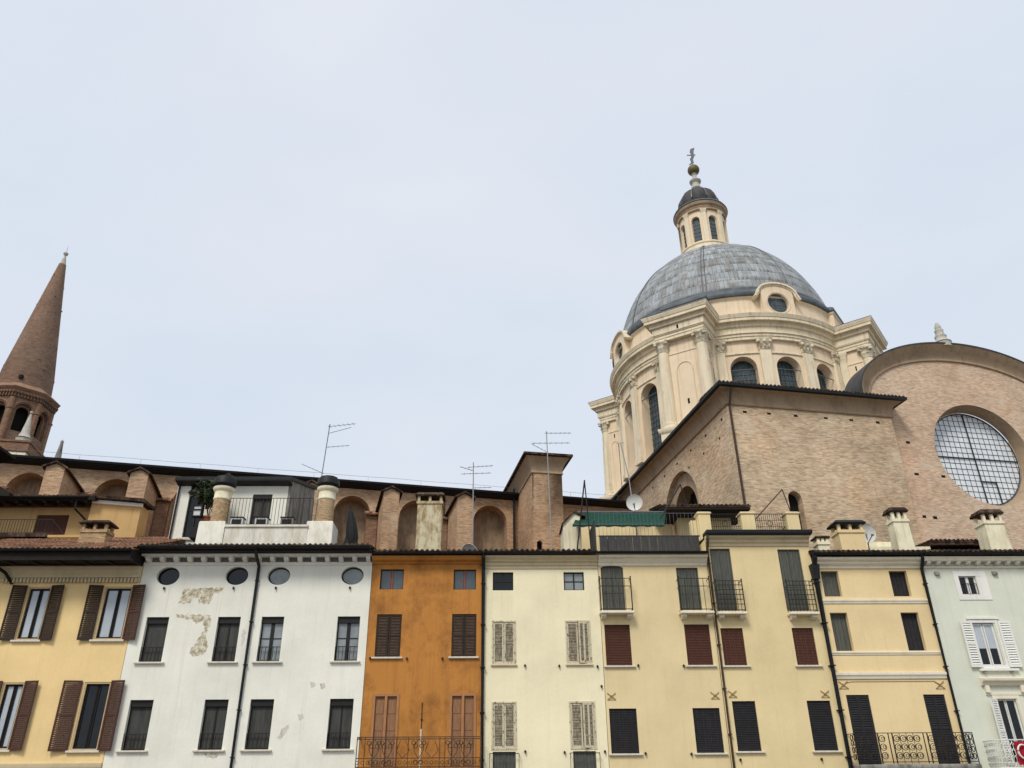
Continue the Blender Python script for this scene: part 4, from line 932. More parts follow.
b = MB(); b.box(bx1 - .02, bx1, by0 + .001, -20, 0, 23.1); cp('east_wall', b, 'brickpale', blk)
prof_ = [(.0, 22.72), (.1, 22.74), (.15, 22.82), (.06, 22.9), (.05, 23.0), (.1, 23.2), (.22, 23.42), (.42, 23.6), (.6, 23.68)]
b = MB(); b.loft(bx0, bx1, by0, by1, prof_); cp('cornice', b, 'cove', blk)
b = MB(); b.loft(bx0, bx1, by0, by1, [(.62, 23.68), (.84, 23.7), (.86, 23.86), (.7, 23.9)]); rf = cp('block_roof', b, 'gutter')
b = MB(); tile_roof(b, bx0 - .8, bx1 + .8, by0 - .82, 23.84, by0 + 2.2, 24.0, .26, .5, .07); cp('roof_tiles', b, 'tiledark', rf)
b = MB(); b.tube([(bx0 + .05, by0 - .75, 23.6), (bx0 + .04, by0 - .5, 23.2), (bx0 + .06, by0 - .16, 22.6), (bx0 + .14, by0 - .12, 12)], .075, 6); cp('downpipe', b, 'pipebrown', blk)
random.seed(3)
for k, x in enumerate((-15.5, -13.9, -12.1, -10.05, -8.3, -6.45)): b = MB(); b.box(x - .13, x + .13, by0 - .004, by0 + .1, 22.28 + random.uniform(-.03, .03), 22.42); cp('putlog_hole', b, 'dark', blk)
for k in range(6):
    y = -30.6 + k * 2.5; b = MB(); b.box(bx0 - .004, bx0 + .1, y - .12, y + .12, 22.1, 22.26); cp('putlog_hole', b, 'dark', blk)
    if k < 3: b = MB(); b.box(bx0 - .004, bx0 + .1, y + .5, y + .72, 21.1, 21.25); cp('putlog_hole', b, 'dark', blk)

# transept front: curved gable with the great round window
TX, GY, GC = 0.92, -31.0, 24.5
OX, OZ, OR_, IR = 1.27, 20.97, 3.52, 3.23
def ell(a, bb, n=48, ex=2.0):
    out = []
    for k in range(n + 1):
        t = PI * k / n; c, s_ = math.cos(t), math.sin(t)
        out.append((TX + a * math.copysign(abs(c) ** (2 / ex), c), GC + bb * s_ ** (2 / ex)))
    return out
top = ell(7.7, 4.1, 72)
outl = [(TX - 7.7, 0.0)] + [(TX - 7.7 + 15.4 * k / 12, 0.0) for k in range(1, 12)] + [(TX + 7.7, 0.0)] + [(TX + 7.7, GC * k / 16) for k in range(1, 16)] + top + [(TX - 7.7, GC * k / 16) for k in range(15, 0, -1)]
b = MB(); inner = []
for x, z in outl:
    a = math.atan2(z - OZ, x - OX); inner.append((OX + OR_ * math.cos(a), OZ + OR_ * math.sin(a), a))
K = len(outl)
for k in range(K):
    q = (k + 1) % K; b.poly((outl[k][0], GY, outl[k][1]), (outl[q][0], GY, outl[q][1]), (inner[q][0], GY, inner[q][1]), (inner[k][0], GY, inner[k][1]))
gab = cp('transept_front', b, 'brickgable')
b = MB()
for k in range(64):
    t0, t1 = 2 * PI * k / 64, 2 * PI * (k + 1) / 64; c = lambda r, t, y: (OX + r * math.cos(t), GY + y, OZ + r * math.sin(t))
    b.poly(c(OR_, t0, 0), c(OR_, t1, 0), c(IR + .08, t1, .85), c(IR + .08, t0, .85))
cp('window_reveal', b, 'cove', gab)
b = MB(); b.poly(*[(OX + (IR + .12) * math.cos(2 * PI * k / 64), GY + .95, OZ + (IR + .12) * math.sin(2 * PI * k / 64)) for k in range(64)]); ocw = cp('round_window', b, 'glasspale')
b = MB()
for k in range(-8, 9):
    o = k * .385; h = math.sqrt(max(0, IR * IR - o * o))
    if h > .1:
        b.box(OX + o - .0105, OX + o + .0105, GY + .92, GY + .945, OZ - h, OZ + h); b.box(OX - h, OX + h, GY + .922, GY + .943, OZ + o - .01, OZ + o + .01)
b.box(OX - .02, OX + .02, GY + .84, GY + .93, OZ - IR, OZ + IR); b.box(OX - IR, OX + IR, GY + .845, GY + .932, OZ - .02, OZ + .02)
b.box(OX - .02, OX + 1.1, GY + .83, GY + .93, OZ - 1.6, OZ - 1.56); b.box(OX + 1.06, OX + 1.1, GY + .83, GY + .93, OZ - 3.0, OZ - 1.55)
b.tube([(OX + IR * math.cos(2 * PI * k / 48), GY + .9, OZ + IR * math.sin(2 * PI * k / 48)) for k in range(48)], .035, 6, True); cp('window_grid', b, 'panel', ocw)
def arch_band(a0, b0, a1, b1, y0, y1, n=72, foot=23.4):
    m = MB(); A = ell(a0, b0, n); B = ell(a1, b1, n); A = [(A[0][0], foot)] + A + [(A[-1][0], foot)]; B = [(B[0][0], foot)] + B + [(B[-1][0], foot)]
    for k in range(len(A) - 1):
        m.poly((A[k][0], y0, A[k][1]), (A[k + 1][0], y0, A[k + 1][1]), (B[k + 1][0], y1, B[k + 1][1]), (B[k][0], y1, B[k][1]))
    return m
b = arch_band(6.95, 3.2, 6.98, 3.25, GY - .001, GY - .12)
for args in ((6.98, 3.25, 7.12, 3.38, GY - .12, GY - .12), (7.12, 3.38, 7.14, 3.42, GY - .12, GY - .06), (7.14, 3.42, 7.3, 3.62, GY - .06, GY - .1), (7.3, 3.62, 7.55, 3.9, GY - .1, GY - .3), (7.55, 3.9, 7.85, 4.2, GY - .3, GY - .62), (7.85, 4.2, 7.95, 4.28, GY - .62, GY - .66)):
    m = arch_band(*args); n0 = len(b.v); b.v += m.v; b.f += [[i + n0 for i in f] for f in m.f]
cp('gable_cornice', b, 'cove', gab)
b = arch_band(7.95, 4.28, 8.05, 4.38, GY - .7, GY - .7); m = arch_band(8.05, 4.38, 8.05, 4.38, GY - .7, -29.7); n0 = len(b.v); b.v += m.v; b.f += [[i + n0 for i in f] for f in m.f]
cp('transept_roof', b, 'leaddark', gab)
b = MB(); b.poly((TX - 7.68, GY + .01, 0), (TX - 7.68, -9, 0), (TX - 7.68, -9, GC), (TX - 7.68, GY + .01, GC)); b.poly((TX + 7.68, GY + .01, 0), (TX + 7.68, -9, 0), (TX + 7.68, -9, GC), (TX + 7.68, GY + .01, GC)); cp('transept_side', b, 'brickgable', gab)
random.seed(11)
for x, z in ((-4.15, 21.37), (-4.1, 19.21), (-2.24, 19.17), (-4.36, 16.43), (-3.61, 16.39), (4.9, 16.9)): b = MB(); b.box(x - random.uniform(.1, .17), x + .14, GY - .004, GY + .1, z - .07, z + random.uniform(.06, .13)); cp('putlog_hole', b, 'dark', gab)
b = MB(); b.T = Matrix.Translation((.42, GY - .2, -.28)); b.lathe([(.55, 28.95), (.55, 29.3), (.6, 29.36), (.5, 29.45), (.4, 29.55), (.36, 29.75), (.4, 29.88), (.3, 29.98), (.27, 30.2), (.3, 30.35), (.2, 30.45), (.22, 30.65), (.16, 30.8), (.12, 30.95), (.02, 31.05)], 14); cp('gable_finial', b, 'marble')

# ---- drum
DX, DY = 0.6, -0.1
TD = Matrix.Translation((DX, DY, 0)); RD = 12.1
def rotT(a): return TD @ Matrix.Rotation(R(a), 4, 'Z')
def ring(prof, n=96): b = MB(); b.T = TD; b.lathe(prof, n, cap=False); return b
b = MB(); b.T = TD; hl = []; wins = []
for bay in (-180, -90, 0):
    for o in (-20.7, 0, 20.7):
        a = bay + o; wins.append(a); hl.append(('a', R(a - 5.9) * RD, R(a + 5.9) * RD, 30.9, 38.6, 1.0))
cyl = lambda x, y, z: ((RD - y) * math.cos(x / RD), (RD - y) * math.sin(x / RD), z)
holed(b, R(-225) * RD, R(135) * RD, 18, 40.4, hl, fn=cyl, xc=[R(a) * RD for a in range(-225, 136, 3)])
drum = cp('drum', b, 'drum', angle=30)
for a in wins:
    f = MB(); f.T = rotT(a); w = 1.22
    for y in (-.85, -.4, 0, .4, .85): f.box(RD - 1.02, RD - .97, y - .028, y + .028, 30.9, 37.3 + math.sqrt(max(0, w * w - y * y)))
    for k in range(12): f.box(RD - 1.03, RD - .975, -w, w, 31.3 + k * .58, 31.35 + k * .58)
    f.tube([(RD - .95, w * math.cos(t * PI / 14), 37.36 + w * math.sin(t * PI / 14)) for t in range(15)], .07, 5); f.box(RD - .2, RD - .12, -w, w, 37.2, 37.26)
    ww = cp('drum_window', f, 'leadrim', drum); f = MB(); f.T = rotT(a); f.box(RD - 1.1, RD - 1.04, -1.35, 1.35, 30.8, 38.8); cp('drum_pane', f, 'glassteal', drum)
def capital(b, x, y, z, r, sq=True, n=14):
    b.lathe([(r * .98, z), (r * 1.1, z + .05), (r * 1.0, z + .1), (r * 1.05, z + .3), (r * 1.28, z + .5), (r * 1.12, z + .56), (r * 1.2, z + .8), (r * 1.5, z + .98)], n, c=(x, y), wob=lambda j, zz: 1 + (.1 if j % 2 else -.04) * (zz > z + .2))
    for sx in (-1, 1):
        for sy in (-1, 1): b.lathe([(.02, z + .72), (r * .38, z + .8), (r * .42, z + .92), (r * .3, z + 1.06), (.02, z + 1.1)], 8, c=(x + sx * r * 1.05, y + sy * r * 1.05))
    b.box(x - r * 1.42, x + r * 1.42, y - r * 1.42, y + r * 1.42, z + 1.02, z + 1.2)
ZC = 39.12
for bay in (-180, -90, 0):
    for o in (-30.5, -10.4, 10.4, 30.5):
        a = bay + o; b = MB(); b.T = rotT(a); b.box(RD - .1, RD + .28, -.54, .54, 31.2, ZC); b.box(RD - .1, RD + .38, -.62, .62, 30.6, 31.2); p = cp('pilaster', b, 'stone', drum)
        c = MB(); c.T = rotT(a); c.loft(RD - .1, RD + .28, -.54, .54, [(.0, ZC), (.06, ZC + .06), (.0, ZC + .12), (.03, ZC + .5), (.13, ZC + .62), (.05, ZC + .68), (.22, ZC + 1.02), (.24, ZC + 1.2)])
        for y in (-.6, 0, .6):
            c.lathe([(.02, ZC + .66), (.17, ZC + .74), (.2, ZC + .86), (.12, ZC + 1.0), (.02, ZC + 1.02)], 8, c=(RD + .42, y))
            c.lathe([(.02, ZC + .16), (.12, ZC + .3), (.15, ZC + .5), (.06, ZC + .56), (.02, ZC + .57)], 8, c=(RD + .34, y * .7))
        cp('capital', c, 'capital', drum)
sc_ = ring([(RD + .002, 38.84), (RD + .12, 38.84), (RD + .12, 38.96), (RD + .002, 39.0)]); cp('string_course', sc_, 'stone', drum)
ent = ring([(RD, ZC + 1.15), (RD + .3, ZC + 1.15), (RD + .3, 40.6), (RD + .38, 40.61), (RD + .38, 40.86), (RD + .5, 40.9), (RD + .5, 40.98), (RD + .22, 41.0), (RD + .25, 41.68), (RD + .34, 41.7)]); E1 = cp('entablature', ent, 'stone', angle=25)
cor = ring([(RD + .3, 41.7), (RD + .42, 41.74), (RD + .42, 41.98), (RD + .5, 42.05), (RD + .5, 42.16), (RD + .82, 42.17), (RD + .82, 42.48), (RD + .88, 42.5), (RD + .9, 42.6), (RD + 1.0, 42.78), (RD + 1.02, 42.88), (RD + .2, 43.1)]); cp('cornice', cor, 'stone', E1, angle=25)
# four projecting piers with paired columns
for a in (-133, -47, 47, 133):
    b = MB(); b.T = rotT(a); b.box(10, 14.7, -2.2, 2.2, 18, ZC + 1.18); pier = cp('drum_pier', b, 'drum')
    b = MB(); b.T = rotT(a); b.box(10, 15.5, -2.72, 2.72, 18, 30.6); b.loft(10, 15.5, -2.72, 2.72, [(.0, 30.6), (.14, 30.75), (.2, 30.95), (.2, 31.1), (.0, 31.15)]); cp('pedestal', b, 'stone', pier)
    for t in (-1.92, 1.92):
        b = MB(); b.T = rotT(a); b.lathe([(.78, 31.1), (.8, 31.25), (.76, 31.4), (.66, 31.45), (.7, 31.56), (.68, 31.66), (.58, 31.72), (.585, 34), (.56, 36.5), (.50, ZC)], 22, c=(14.75, t)); cl = cp('column', b, 'stone', pier)
        b = MB(); b.T = rotT(a); capital(b, 14.75, t, ZC, .5); cp('capital', b, 'capital', pier)
        b = MB(); b.T = rotT(a); s = 1 if t > 0 else -1; yy = sorted((s * 2.15, s * 2.4)); b.box(12.2, 12.85, *yy, 31.1, ZC); b.loft(12.2, 12.85, *yy, [(.0, ZC), (.05, ZC + .4), (.12, ZC + .6), (.05, ZC + .66), (.2, ZC + 1.0), (.2, ZC + 1.17)]); cp('side_pilaster', b, 'stone', pier)
        b = MB(); b.T = rotT(a); Y = s * 2.21; b.tube([(13.1, Y, 31.3), (13.1, Y, 37.2)] + [(13.55 - .45 * math.cos(k * PI / 10), Y, 37.2 + .45 * math.sin(k * PI / 10)) for k in range(1, 10)] + [(14.0, Y, 37.2), (14.0, Y, 31.3)], .05, 4); b.box(12.86, 14.3, *sorted((Y - .02 * s, Y + .05 * s)), 38.86, 38.98); cp('side_moulding', b, 'stone', pier)
        b = MB(); b.T = rotT(a); b.box(13.5, 13.62, *sorted((Y - .06 * s, Y + .006 * s)), 38.1, 38.6); cp('slit_window', b, 'dark', pier)
    b = MB(); b.T = rotT(a)
    path = [(14.71, -.82, 31.3), (14.71, -.82, 37.0)] + [(14.71, -.82 * math.cos(k * PI / 12), 37.0 + .82 * math.sin(k * PI / 12)) for k in range(1, 12)] + [(14.71, .82, 37.0), (14.71, .82, 31.3)]
    b.tube(path, .07, 4); b.box(14.65, 14.76, -1.4, 1.4, 38.86, 38.98)
    cp('arch_moulding', b, 'stone', pier)
    b = MB(); b.T = rotT(a); b.box(14.67, 14.704, -.1, .1, 33.4, 33.95); cp('slit_window', b, 'dark', pier)
    b = MB(); b.T = rotT(a); b.box(15.4, 15.452, -.09, .09, 41.15, 41.55); cp('frieze_slit', b, 'dark', pier)
    lf = lambda *pr: [(o, z) for o, z in pr]
    b = MB(); b.T = rotT(a); b.loft(10, 15.2, -2.42, 2.42, [(.0, ZC + 1.19), (.0, 40.62), (.06, 40.64), (.06, 40.86), (.16, 40.94), (.16, 41.0), (.24, 41.02), (.24, 41.68)][:6] + [(.0, 41.02), (.0, 41.6)]); b.loft(10, 15.42, -2.6, 2.6, [(.0, 41.03), (.0, 41.68), (.1, 41.72)]); cp('pier_entablature', b, 'stone', pier)
    b = MB(); b.T = rotT(a); b.loft(10, 15.42, -2.6, 2.6, [(.08, 41.72), (.2, 41.76), (.2, 42.0), (.26, 42.06), (.26, 42.16), (.56, 42.17), (.56, 42.48), (.62, 42.5), (.64, 42.6), (.74, 42.78), (.76, 42.88)]); cp('pier_cornice', b, 'stone', pier)
    b = MB(); b.T = rotT(a); b.loft(10, 15.42, -2.6, 2.6, [(.76, 42.885), (.78, 42.94), (.3, 43.1), (-1.5, 43.6)]); cp('lead_flashing', b, 'leadrim', pier)
# attic, dormers, dome
at = ring([(RD + .5, 42.9), (RD + .1, 43.05), (RD + .1, 45.0), (RD + .16, 45.08), (RD + .28, 45.16), (RD + .28, 45.26)]); attic = cp('attic_ring', at, 'drum', angle=25)
for a in (-133, -47, 47, 133):
    b = MB(); b.T = rotT(a); b.box(10, RD + .5, -2.2, 2.2, 42.95, 45.0); b.loft(10, RD + .5, -2.2, 2.2, [(.0, 45.0), (.12, 45.1), (.16, 45.24)]); cp('attic_pier', b, 'drum', attic)
    b = MB(); b.T = rotT(a); b.loft(9, RD + .5, -2.2, 2.2, [(.16, 45.25), (.24, 45.4), (.2, 45.7), (-.1, 46.0), (-.7, 46.5)]); cp('lead_step', b, 'leadrim', attic)
rim = ring([(RD + .2, 45.25), (RD + .46, 45.28), (RD + .55, 45.5), (RD + .5, 45.75), (RD + .3, 45.95), (RD + .12, 46.1), (RD + .1, 46.4), (RD - .08, 46.62), (RD - .5, 46.8)]); dome_rim = cp('dome_rim', rim, 'leadrim')
for a in (-178, -91, -4):
    ow, oz = 1.1, 44.3; b = MB(); T = rotT(a); FR = RD + .6; fn = lambda x, y, z, T=T: T @ Vector((FR - y, x, z))
    holed(b, -1.7, 1.7, 42.95, 45.42, [('e', -ow, ow, oz - ow, oz + ow, .46)], fn=fn)
    b.poly(*[fn(1.7 * math.cos(k * PI / 18), 0, 45.42 + 1.15 * math.sin(k * PI / 18)) for k in range(19)])
    for s in (-1.7, 1.7): b.poly(fn(s, 0, 42.95), fn(s, 2, 42.95), fn(s, 2, 45.5), fn(s, 0, 45.5))
    d = cp('dormer', b, 'drum')
    m = MB(); m.T = T
    pth = [(2.15, 44.75), (2.0, 45.0)] + [(1.85 * math.cos(k * PI / 16), 45.25 + 1.05 * math.sin(k * PI / 16)) for k in range(0, 17)] + [(-2.0, 45.0), (-2.15, 44.75)]
    for (xa, za), (xb, zb) in zip(pth, pth[1:]):
        ca = Vector((xa, (za - 44.2) * 1.3)).normalized(); cb = Vector((xb, (zb - 44.2) * 1.3)).normalized()
        for r0, r1, fx in ((0, .16, .07), (.16, .34, .2)):
            P4 = [(xa + ca.x * r0, za + ca.y * r0), (xa + ca.x * r1, za + ca.y * r1), (xb + cb.x * r1, zb + cb.y * r1), (xb + cb.x * r0, zb + cb.y * r0)]
            F = [m._a((FR + fx, x, z)) for x, z in P4]; B = [m._a((RD - 2.4, x, z)) for x, z in P4]
            for k in range(4): m.f.append([F[k], F[(k + 1) % 4], B[(k + 1) % 4], B[k]])
            m.f.append(F)
    cp('dormer_hood', m, 'stone', d, angle=50)
    f = MB(); f.T = T; f.tube([(FR + .02, ow * 1.1 * math.cos(2 * PI * k / 32), oz + ow * 1.1 * math.sin(2 * PI * k / 32)) for k in range(32)], .035, 6, True); cp('window_surround', f, 'stone', d)
    f = MB(); f.T = T; f.box(RD + .135, RD + .17, -1.25, 1.25, oz - 1.25, oz + 1.25); cp('dormer_pane', f, 'glassteal', d)
    f = MB(); f.T = T
    for k in (-.55, 0, .55): f.box(RD + .172, RD + .2, k - .025, k + .025, oz - 1.1, oz + 1.1); f.box(RD + .171, RD + .198, -1.1, 1.1, oz + k - .025, oz + k + .025)
    cp('dormer_bars', f, 'leadrim', d)
def dome_r(z): return 12.05 * math.sqrt(max(0, 1 - ((z - 43.5) / 15.05) ** 2))
zs = [46.6 + (58.35 - 46.6) * math.sin(k / 26 * PI / 2) for k in range(27)]
b = MB(); b.T = TD; b.lathe([(dome_r(z), z) for z in zs], 128, cap=False, wob=lambda j, z: 1 + .004 * (j % 16 == 0))
def dome_uv(p, f):
    c = f.calc_center_median(); aa = math.atan2(p.y - DY, p.x - DX); a2 = math.atan2(c.y - DY, c.x - DX)
    if aa - a2 > PI: aa -= 2 * PI
    if a2 - aa > PI: aa += 2 * PI
    return (aa * 9.0, math.acos(max(-1, min(1, (p.z - 43.5) / 15.05))) * -14.0 + 40)
dome = cp('dome', b, 'lead', uv=dome_uv)
b = MB(); b.T = TD
for k in range(8):
    a = R(k * 45 + 11.25); b.tube([((dome_r(z) + .03) * math.cos(a), (dome_r(z) + .03) * math.sin(a), z) for z in zs], .07, 5)
cp('dome_ribs', b, 'alu', dome)
# lantern
TK = TD; TD = Matrix.Translation((DX - .45, DY, -.28))
lb = ring([(3.6, 57.4), (3.5, 58.3), (3.35, 58.35), (3.35, 58.55), (3.15, 58.6), (3.1, 59.3), (3.2, 59.35), (3.2, 59.5), (2.9, 59.55)], 48); lan = cp('lantern', lb, 'stone', angle=25)
b = MB(); b.T = TD; LR = 2.72; lw = [-132 + 45 * k for k in range(8)]
hl = [('a', R(a - 11) * LR, R(a + 11) * LR, 59.95, 63.6, .35) for a in lw]
cy2 = lambda x, y, z: ((LR - y) * math.cos(x / LR), (LR - y) * math.sin(x / LR), z)
holed(b, R(-154.5) * LR, R(205.5) * LR, 59.5, 64.5, hl, fn=cy2, xc=[R(-154.5 + 7.5 * k) * LR for k in range(49)]); cp('lantern_wall', b, 'drum', lan)
for a in lw:
    f = MB(); f.T = rotT(a); f.box(LR - .42, LR - .36, -.62, .62, 59.9, 63.7); cp('lantern_pane', f, 'glassteal', lan)
    f = MB(); f.T = rotT(a); f.box(LR - .35, LR - .31, -.03, .03, 60, 63.6)
    for k in range(6): f.box(LR - .352, LR - .315, -.55, .55, 60.3 + k * .55, 60.34 + k * .55)
    cp('lantern_bars', f, 'leadrim', lan)
    f = MB(); f.T = rotT(a + 22.5); f.box(LR - .1, LR + .16, -.26, .26, 59.5, 63.9); f.loft(LR - .1, LR + .16, -.26, .26, [(.0, 63.9), (.04, 64.1), (.12, 64.3), (.13, 64.42)]); f.box(LR - .1, LR + .35, -.34, .34, 59.2, 59.52); cp('lantern_pilaster', f, 'stone', lan)
le = ring([(2.7, 64.4), (2.95, 64.42), (2.95, 64.7), (3.0, 64.75), (2.92, 64.8), (2.95, 65.0), (3.15, 65.15), (3.22, 65.35), (3.25, 65.45)], 64); cp('lantern_cornice', le, 'cove', lan, angle=25)
lr = ring([(3.25, 65.45), (3.34, 65.55), (3.24, 65.75), (2.5, 66.0)], 64); cp('lantern_rim', lr, 'leadrim', lan)
b = MB(); b.T = TD; b.lathe([(2.2, 65.9), (2.4, 66.4), (2.48, 67.0), (2.38, 67.7), (2.05, 68.4), (1.55, 68.95), (1.0, 69.35), (.6, 69.6), (.4, 70.0)], 64, wob=lambda j, z: 1 + .13 * abs(math.sin(j * PI / 8)) - .08); cp('lantern_cap', b, 'leaddark', lan)
b = MB(); b.T = TD
for k in range(8):
    a = R(k * 45 + 0); b.tube([(r * math.cos(a), r * math.sin(a), z) for r, z in [(2.1, 65.95), (2.3, 66.4), (2.38, 67.0), (2.28, 67.7), (1.96, 68.4), (1.48, 68.95), (.95, 69.35)]], .09, 5)
cp('cap_ribs', b, 'alu', lan)
b = MB(); b.T = TD; b.lathe([(.5, 69.8), (.62, 70.0), (.6, 70.25), (.52, 70.35), (.5, 70.8), (.7, 71.0), (.74, 71.2), (.5, 71.35), (.28, 71.7), (.26, 72.2), (.4, 72.4)], 20); cp('finial_base', b, 'marble', lan)
b = MB(); b.T = TD; b.lathe([(.02, 72.3)] + [(.76 * math.sin(k * PI / 12), 73.1 - .76 * math.cos(k * PI / 12)) for k in range(1, 12)] + [(.02, 73.86)], 24); cp('gilded_orb', b, 'gold', lan)
b = MB(); b.T = TD @ Matrix.Rotation(R(-14), 4, 'Z'); b.tube([(0, 0, 73.7), (0, 0, 76.7)], .06, 6); b.tube([(-.55, 0, 75.7), (.55, 0, 75.7)], .07, 5)
b.extr([(-.5, 74.0), (-.12, 74.5), (-.25, 75.0), (.05, 75.6), (-.15, 76.3), (.1, 76.8), (.55, 76.9), (.35, 76.2), (.35, 75.4), (.12, 74.9), (.2, 74.4), (-.1, 74.2)], -.05, .05); cp('weather_vane', b, 'alu', lan)
TD = TK
b = MB(); pts = []
for k in range(13): a = R(-122); z = 58 - (58 - 46.8) * k / 12; pts.append((DX + (dome_r(z) + .08) * math.cos(a), DY + (dome_r(z) + .08) * math.sin(a), z))
pts += [(DX + 13.5 * math.cos(R(-122)), DY + 13.5 * math.sin(R(-122)), 43.0), (DX + 12.5 * math.cos(R(-122)), DY + 12.5 * math.sin(R(-122)), 41.0), (DX + 12.4 * math.cos(R(-122)), DY + 12.4 * math.sin(R(-122)), 30)]
b.tube(pts, .035, 4); cp('lightning_conductor', b, 'iron')

# ------------------------------------------------------------------ bell tower
BT = thing('bell_tower', 'brick bell tower with tall conical spire and white corner pinnacle, far left', 'tower', (-54.25, 78, 0), 0)
def tp(name, mb, m, parent=None, **k): return mb.build(name, m, parent or BT, **k)
SQ = Matrix.Rotation(R(11), 4, 'Z')
b = MB(); b.T = SQ; b.loft(-3.5, 3.5, -3.5, 3.5, [(0, 0), (0, 32.0)]); sq = tp('tower_shaft', b, 'brickspire')
b = MB(); b.T = SQ; b.loft(-3.55, 3.55, -3.55, 3.55, [(0, 32.0), (0, 33.15)]); tp('plaster_band', b, 'trim')
b = MB(); b.T = SQ; b.loft(-3.6, 3.6, -3.6, 3.6, [(0, 33.15), (.08, 33.25), (.08, 34.1), (.2, 34.2), (.2, 34.4), (-.1, 34.45)]); tp('tower_parapet', b, 'brickred')
for sx in (-1, 1):
    b = MB(); b.T = SQ; b.lathe([(.75, 34.4), (.75, 34.75), (.85, 34.85), (.62, 35.0), (.45, 35.4), (.13, 37.5), (.05, 37.7), (.15, 37.8), (.15, 37.96), (.02, 38.05)], 10, c=(sx * 2.75, -3.0)); tp('corner_pinnacle', b, 'marble')
AP = 3.15; SD = 2 * AP * math.tan(PI / 8); oc = MB()
fA = [-45 + 45 * k for k in range(8)]
for a in fA:
    oc.T = Matrix.Rotation(R(a), 4, 'Z'); holed(oc, -SD / 2, SD / 2, 28, 39.6, [('a', -.85, .85, 35.8, 38.95, .35)], fn=lambda x, y, z: (AP - y, x, z))
bel = tp('belfry', oc, 'brickspire')
for a in fA:
    b = MB(); b.T = Matrix.Rotation(R(a), 4, 'Z'); holed(b, -.9, .9, 35.7, 39, [('a', -.62, .62, 35.85, 38.7, .3)], fn=lambda x, y, z: (AP - .35 - y, x, z))
    b.tube([(AP + .02, 1.05 * math.cos(k * PI / 14), 38.1 + 1.05 * math.sin(k * PI / 14)) for k in range(15)], .1, 5)
    op = tp('belfry_arch', b, 'brickred'); b = MB(); b.T = Matrix.Rotation(R(a), 4, 'Z'); b.box(AP - 1.2, AP - 1.1, -.75, .75, 35.4, 39); tp('belfry_opening', b, 'dark', op)
    b = MB(); b.T = Matrix.Rotation(R(a + 22.5), 4, 'Z'); r8 = AP / math.cos(PI / 8); b.lathe([(.3, 34.4), (.3, 38), (.38, 38.1), (.38, 38.25), (.28, 38.3), (.28, 39.4)], 10, c=(r8 - .08, 0)); tp('corner_shaft', b, 'brickred', bel)
b = MB(); b.T = Matrix.Rotation(R(-45 + 22.5), 4, 'Z'); r8 = 1 / math.cos(PI / 8)
b.lathe([(3.15 * r8, 39.5), (3.24 * r8, 39.55), (3.24 * r8, 39.8), (3.42 * r8, 40), (3.42 * r8, 40.2), (3.6 * r8, 40.4), (3.68 * r8, 40.55), (3.05, 41.3), (2.85, 41.4)], 8); tp('cornice', b, 'brickred', bel)
b = MB()
for a in fA:
    b.T = Matrix.Rotation(R(a), 4, 'Z')
    for k in range(9): y = -1.25 + k * .312; b.box(3.2, 3.41, y - .05, y + .05, 39.52, 39.9); b.box(3.3, 3.55, y + .1, y + .22, 39.9, 40.12)
tp('corbel_table', b, 'brickspire', bel)
b = MB(); b.lathe([(2.9, 40.9), (2.8, 41.4), (2.64, 43.5), (.66, 57.0), (.4, 58.8)], 24)
def sp_uv(p, f):
    c = f.calc_center_median(); aa = math.atan2(p.y, p.x); a2 = math.atan2(c.y, c.x)
    if aa - a2 > PI: aa -= 2 * PI
    if a2 - aa > PI: aa += 2 * PI
    return (aa * 2.0, p.z)
spi = tp('spire', b, 'brickspire', uv=sp_uv); random.seed(5)
for k in range(30):
    a = R(random.uniform(-160, 30)); z = random.uniform(43, 57.5); r = 2.64 + (z - 43.5) * (.66 - 2.64) / 13.5
    b = MB(); b.T = Matrix.Translation((r * math.cos(a), r * math.sin(a), z)) @ Matrix.Rotation(a, 4, 'Z'); b.box(-.1, .03 if k % 4 else .1, -.07, .07, -.07, .07); tp('spire_block', b, 'brickred', spi)
b = MB(); b.lathe([(.42, 58.7), (.36, 58.9), (.12, 60.0), (.12, 60.15), (.25, 60.3), (.28, 60.5), (.14, 60.65), (.03, 60.75), (.02, 61.6)], 12); tp('spire_tip', b, 'marble')
b = MB(); b.box(.9, 1.25, -2.75, -2.3, 41.9, 42.3); tp('spire_lucarne', b, 'dark', spi)
PN = thing('stone_pinnacle', 'slim grey stone pinnacle poking above the nave roof beside the bell tower', 'pinnacle', (-46.5, 75, 0), 0)
b = MB(); b.lathe([(.5, 20), (.5, 31.2), (.4, 31.5), (.14, 34.1), (.18, 34.2), (.09, 34.35), (.02, 34.45)], 10); b.build('shaft', 'greywall', PN)

# ------------------------------------------------------------------ aerials, dishes and terrace things
def aerial(label, u, dy, z0, z1, el, lean=0.0, stay=None):
    t = thing('roof_aerial', label, 'aerial', fac(u, dy), YAW, 'television aerials on the roofs')
    b = MB(); b.tube([(0, 0, z0), (lean, 0, z1)], .026, 5); b.build('mast', 'pale_alu' if dy < 4 else 'alu', t)
    for z, a, l0, l1, n, tilt, ln in el:
        b = MB(); x = lean * (z - z0) / (z1 - z0); ca, sa = math.cos(R(a)), math.sin(R(a)); P = lambda s, dz=0: (x + s * ca, s * sa, z + s * math.tan(R(tilt)) + dz)
        b.tube([P(l0), P(l1)], .014, 4)
        for k in range(n):
            s = l0 + (l1 - l0) * (k + .5) / n; p = Vector(P(s)); d = Vector((-sa, ca, 0)) * ln; b.tube([p - d, p + d], .008, 4)
        b.build('antenna', 'alu', t)
    return t
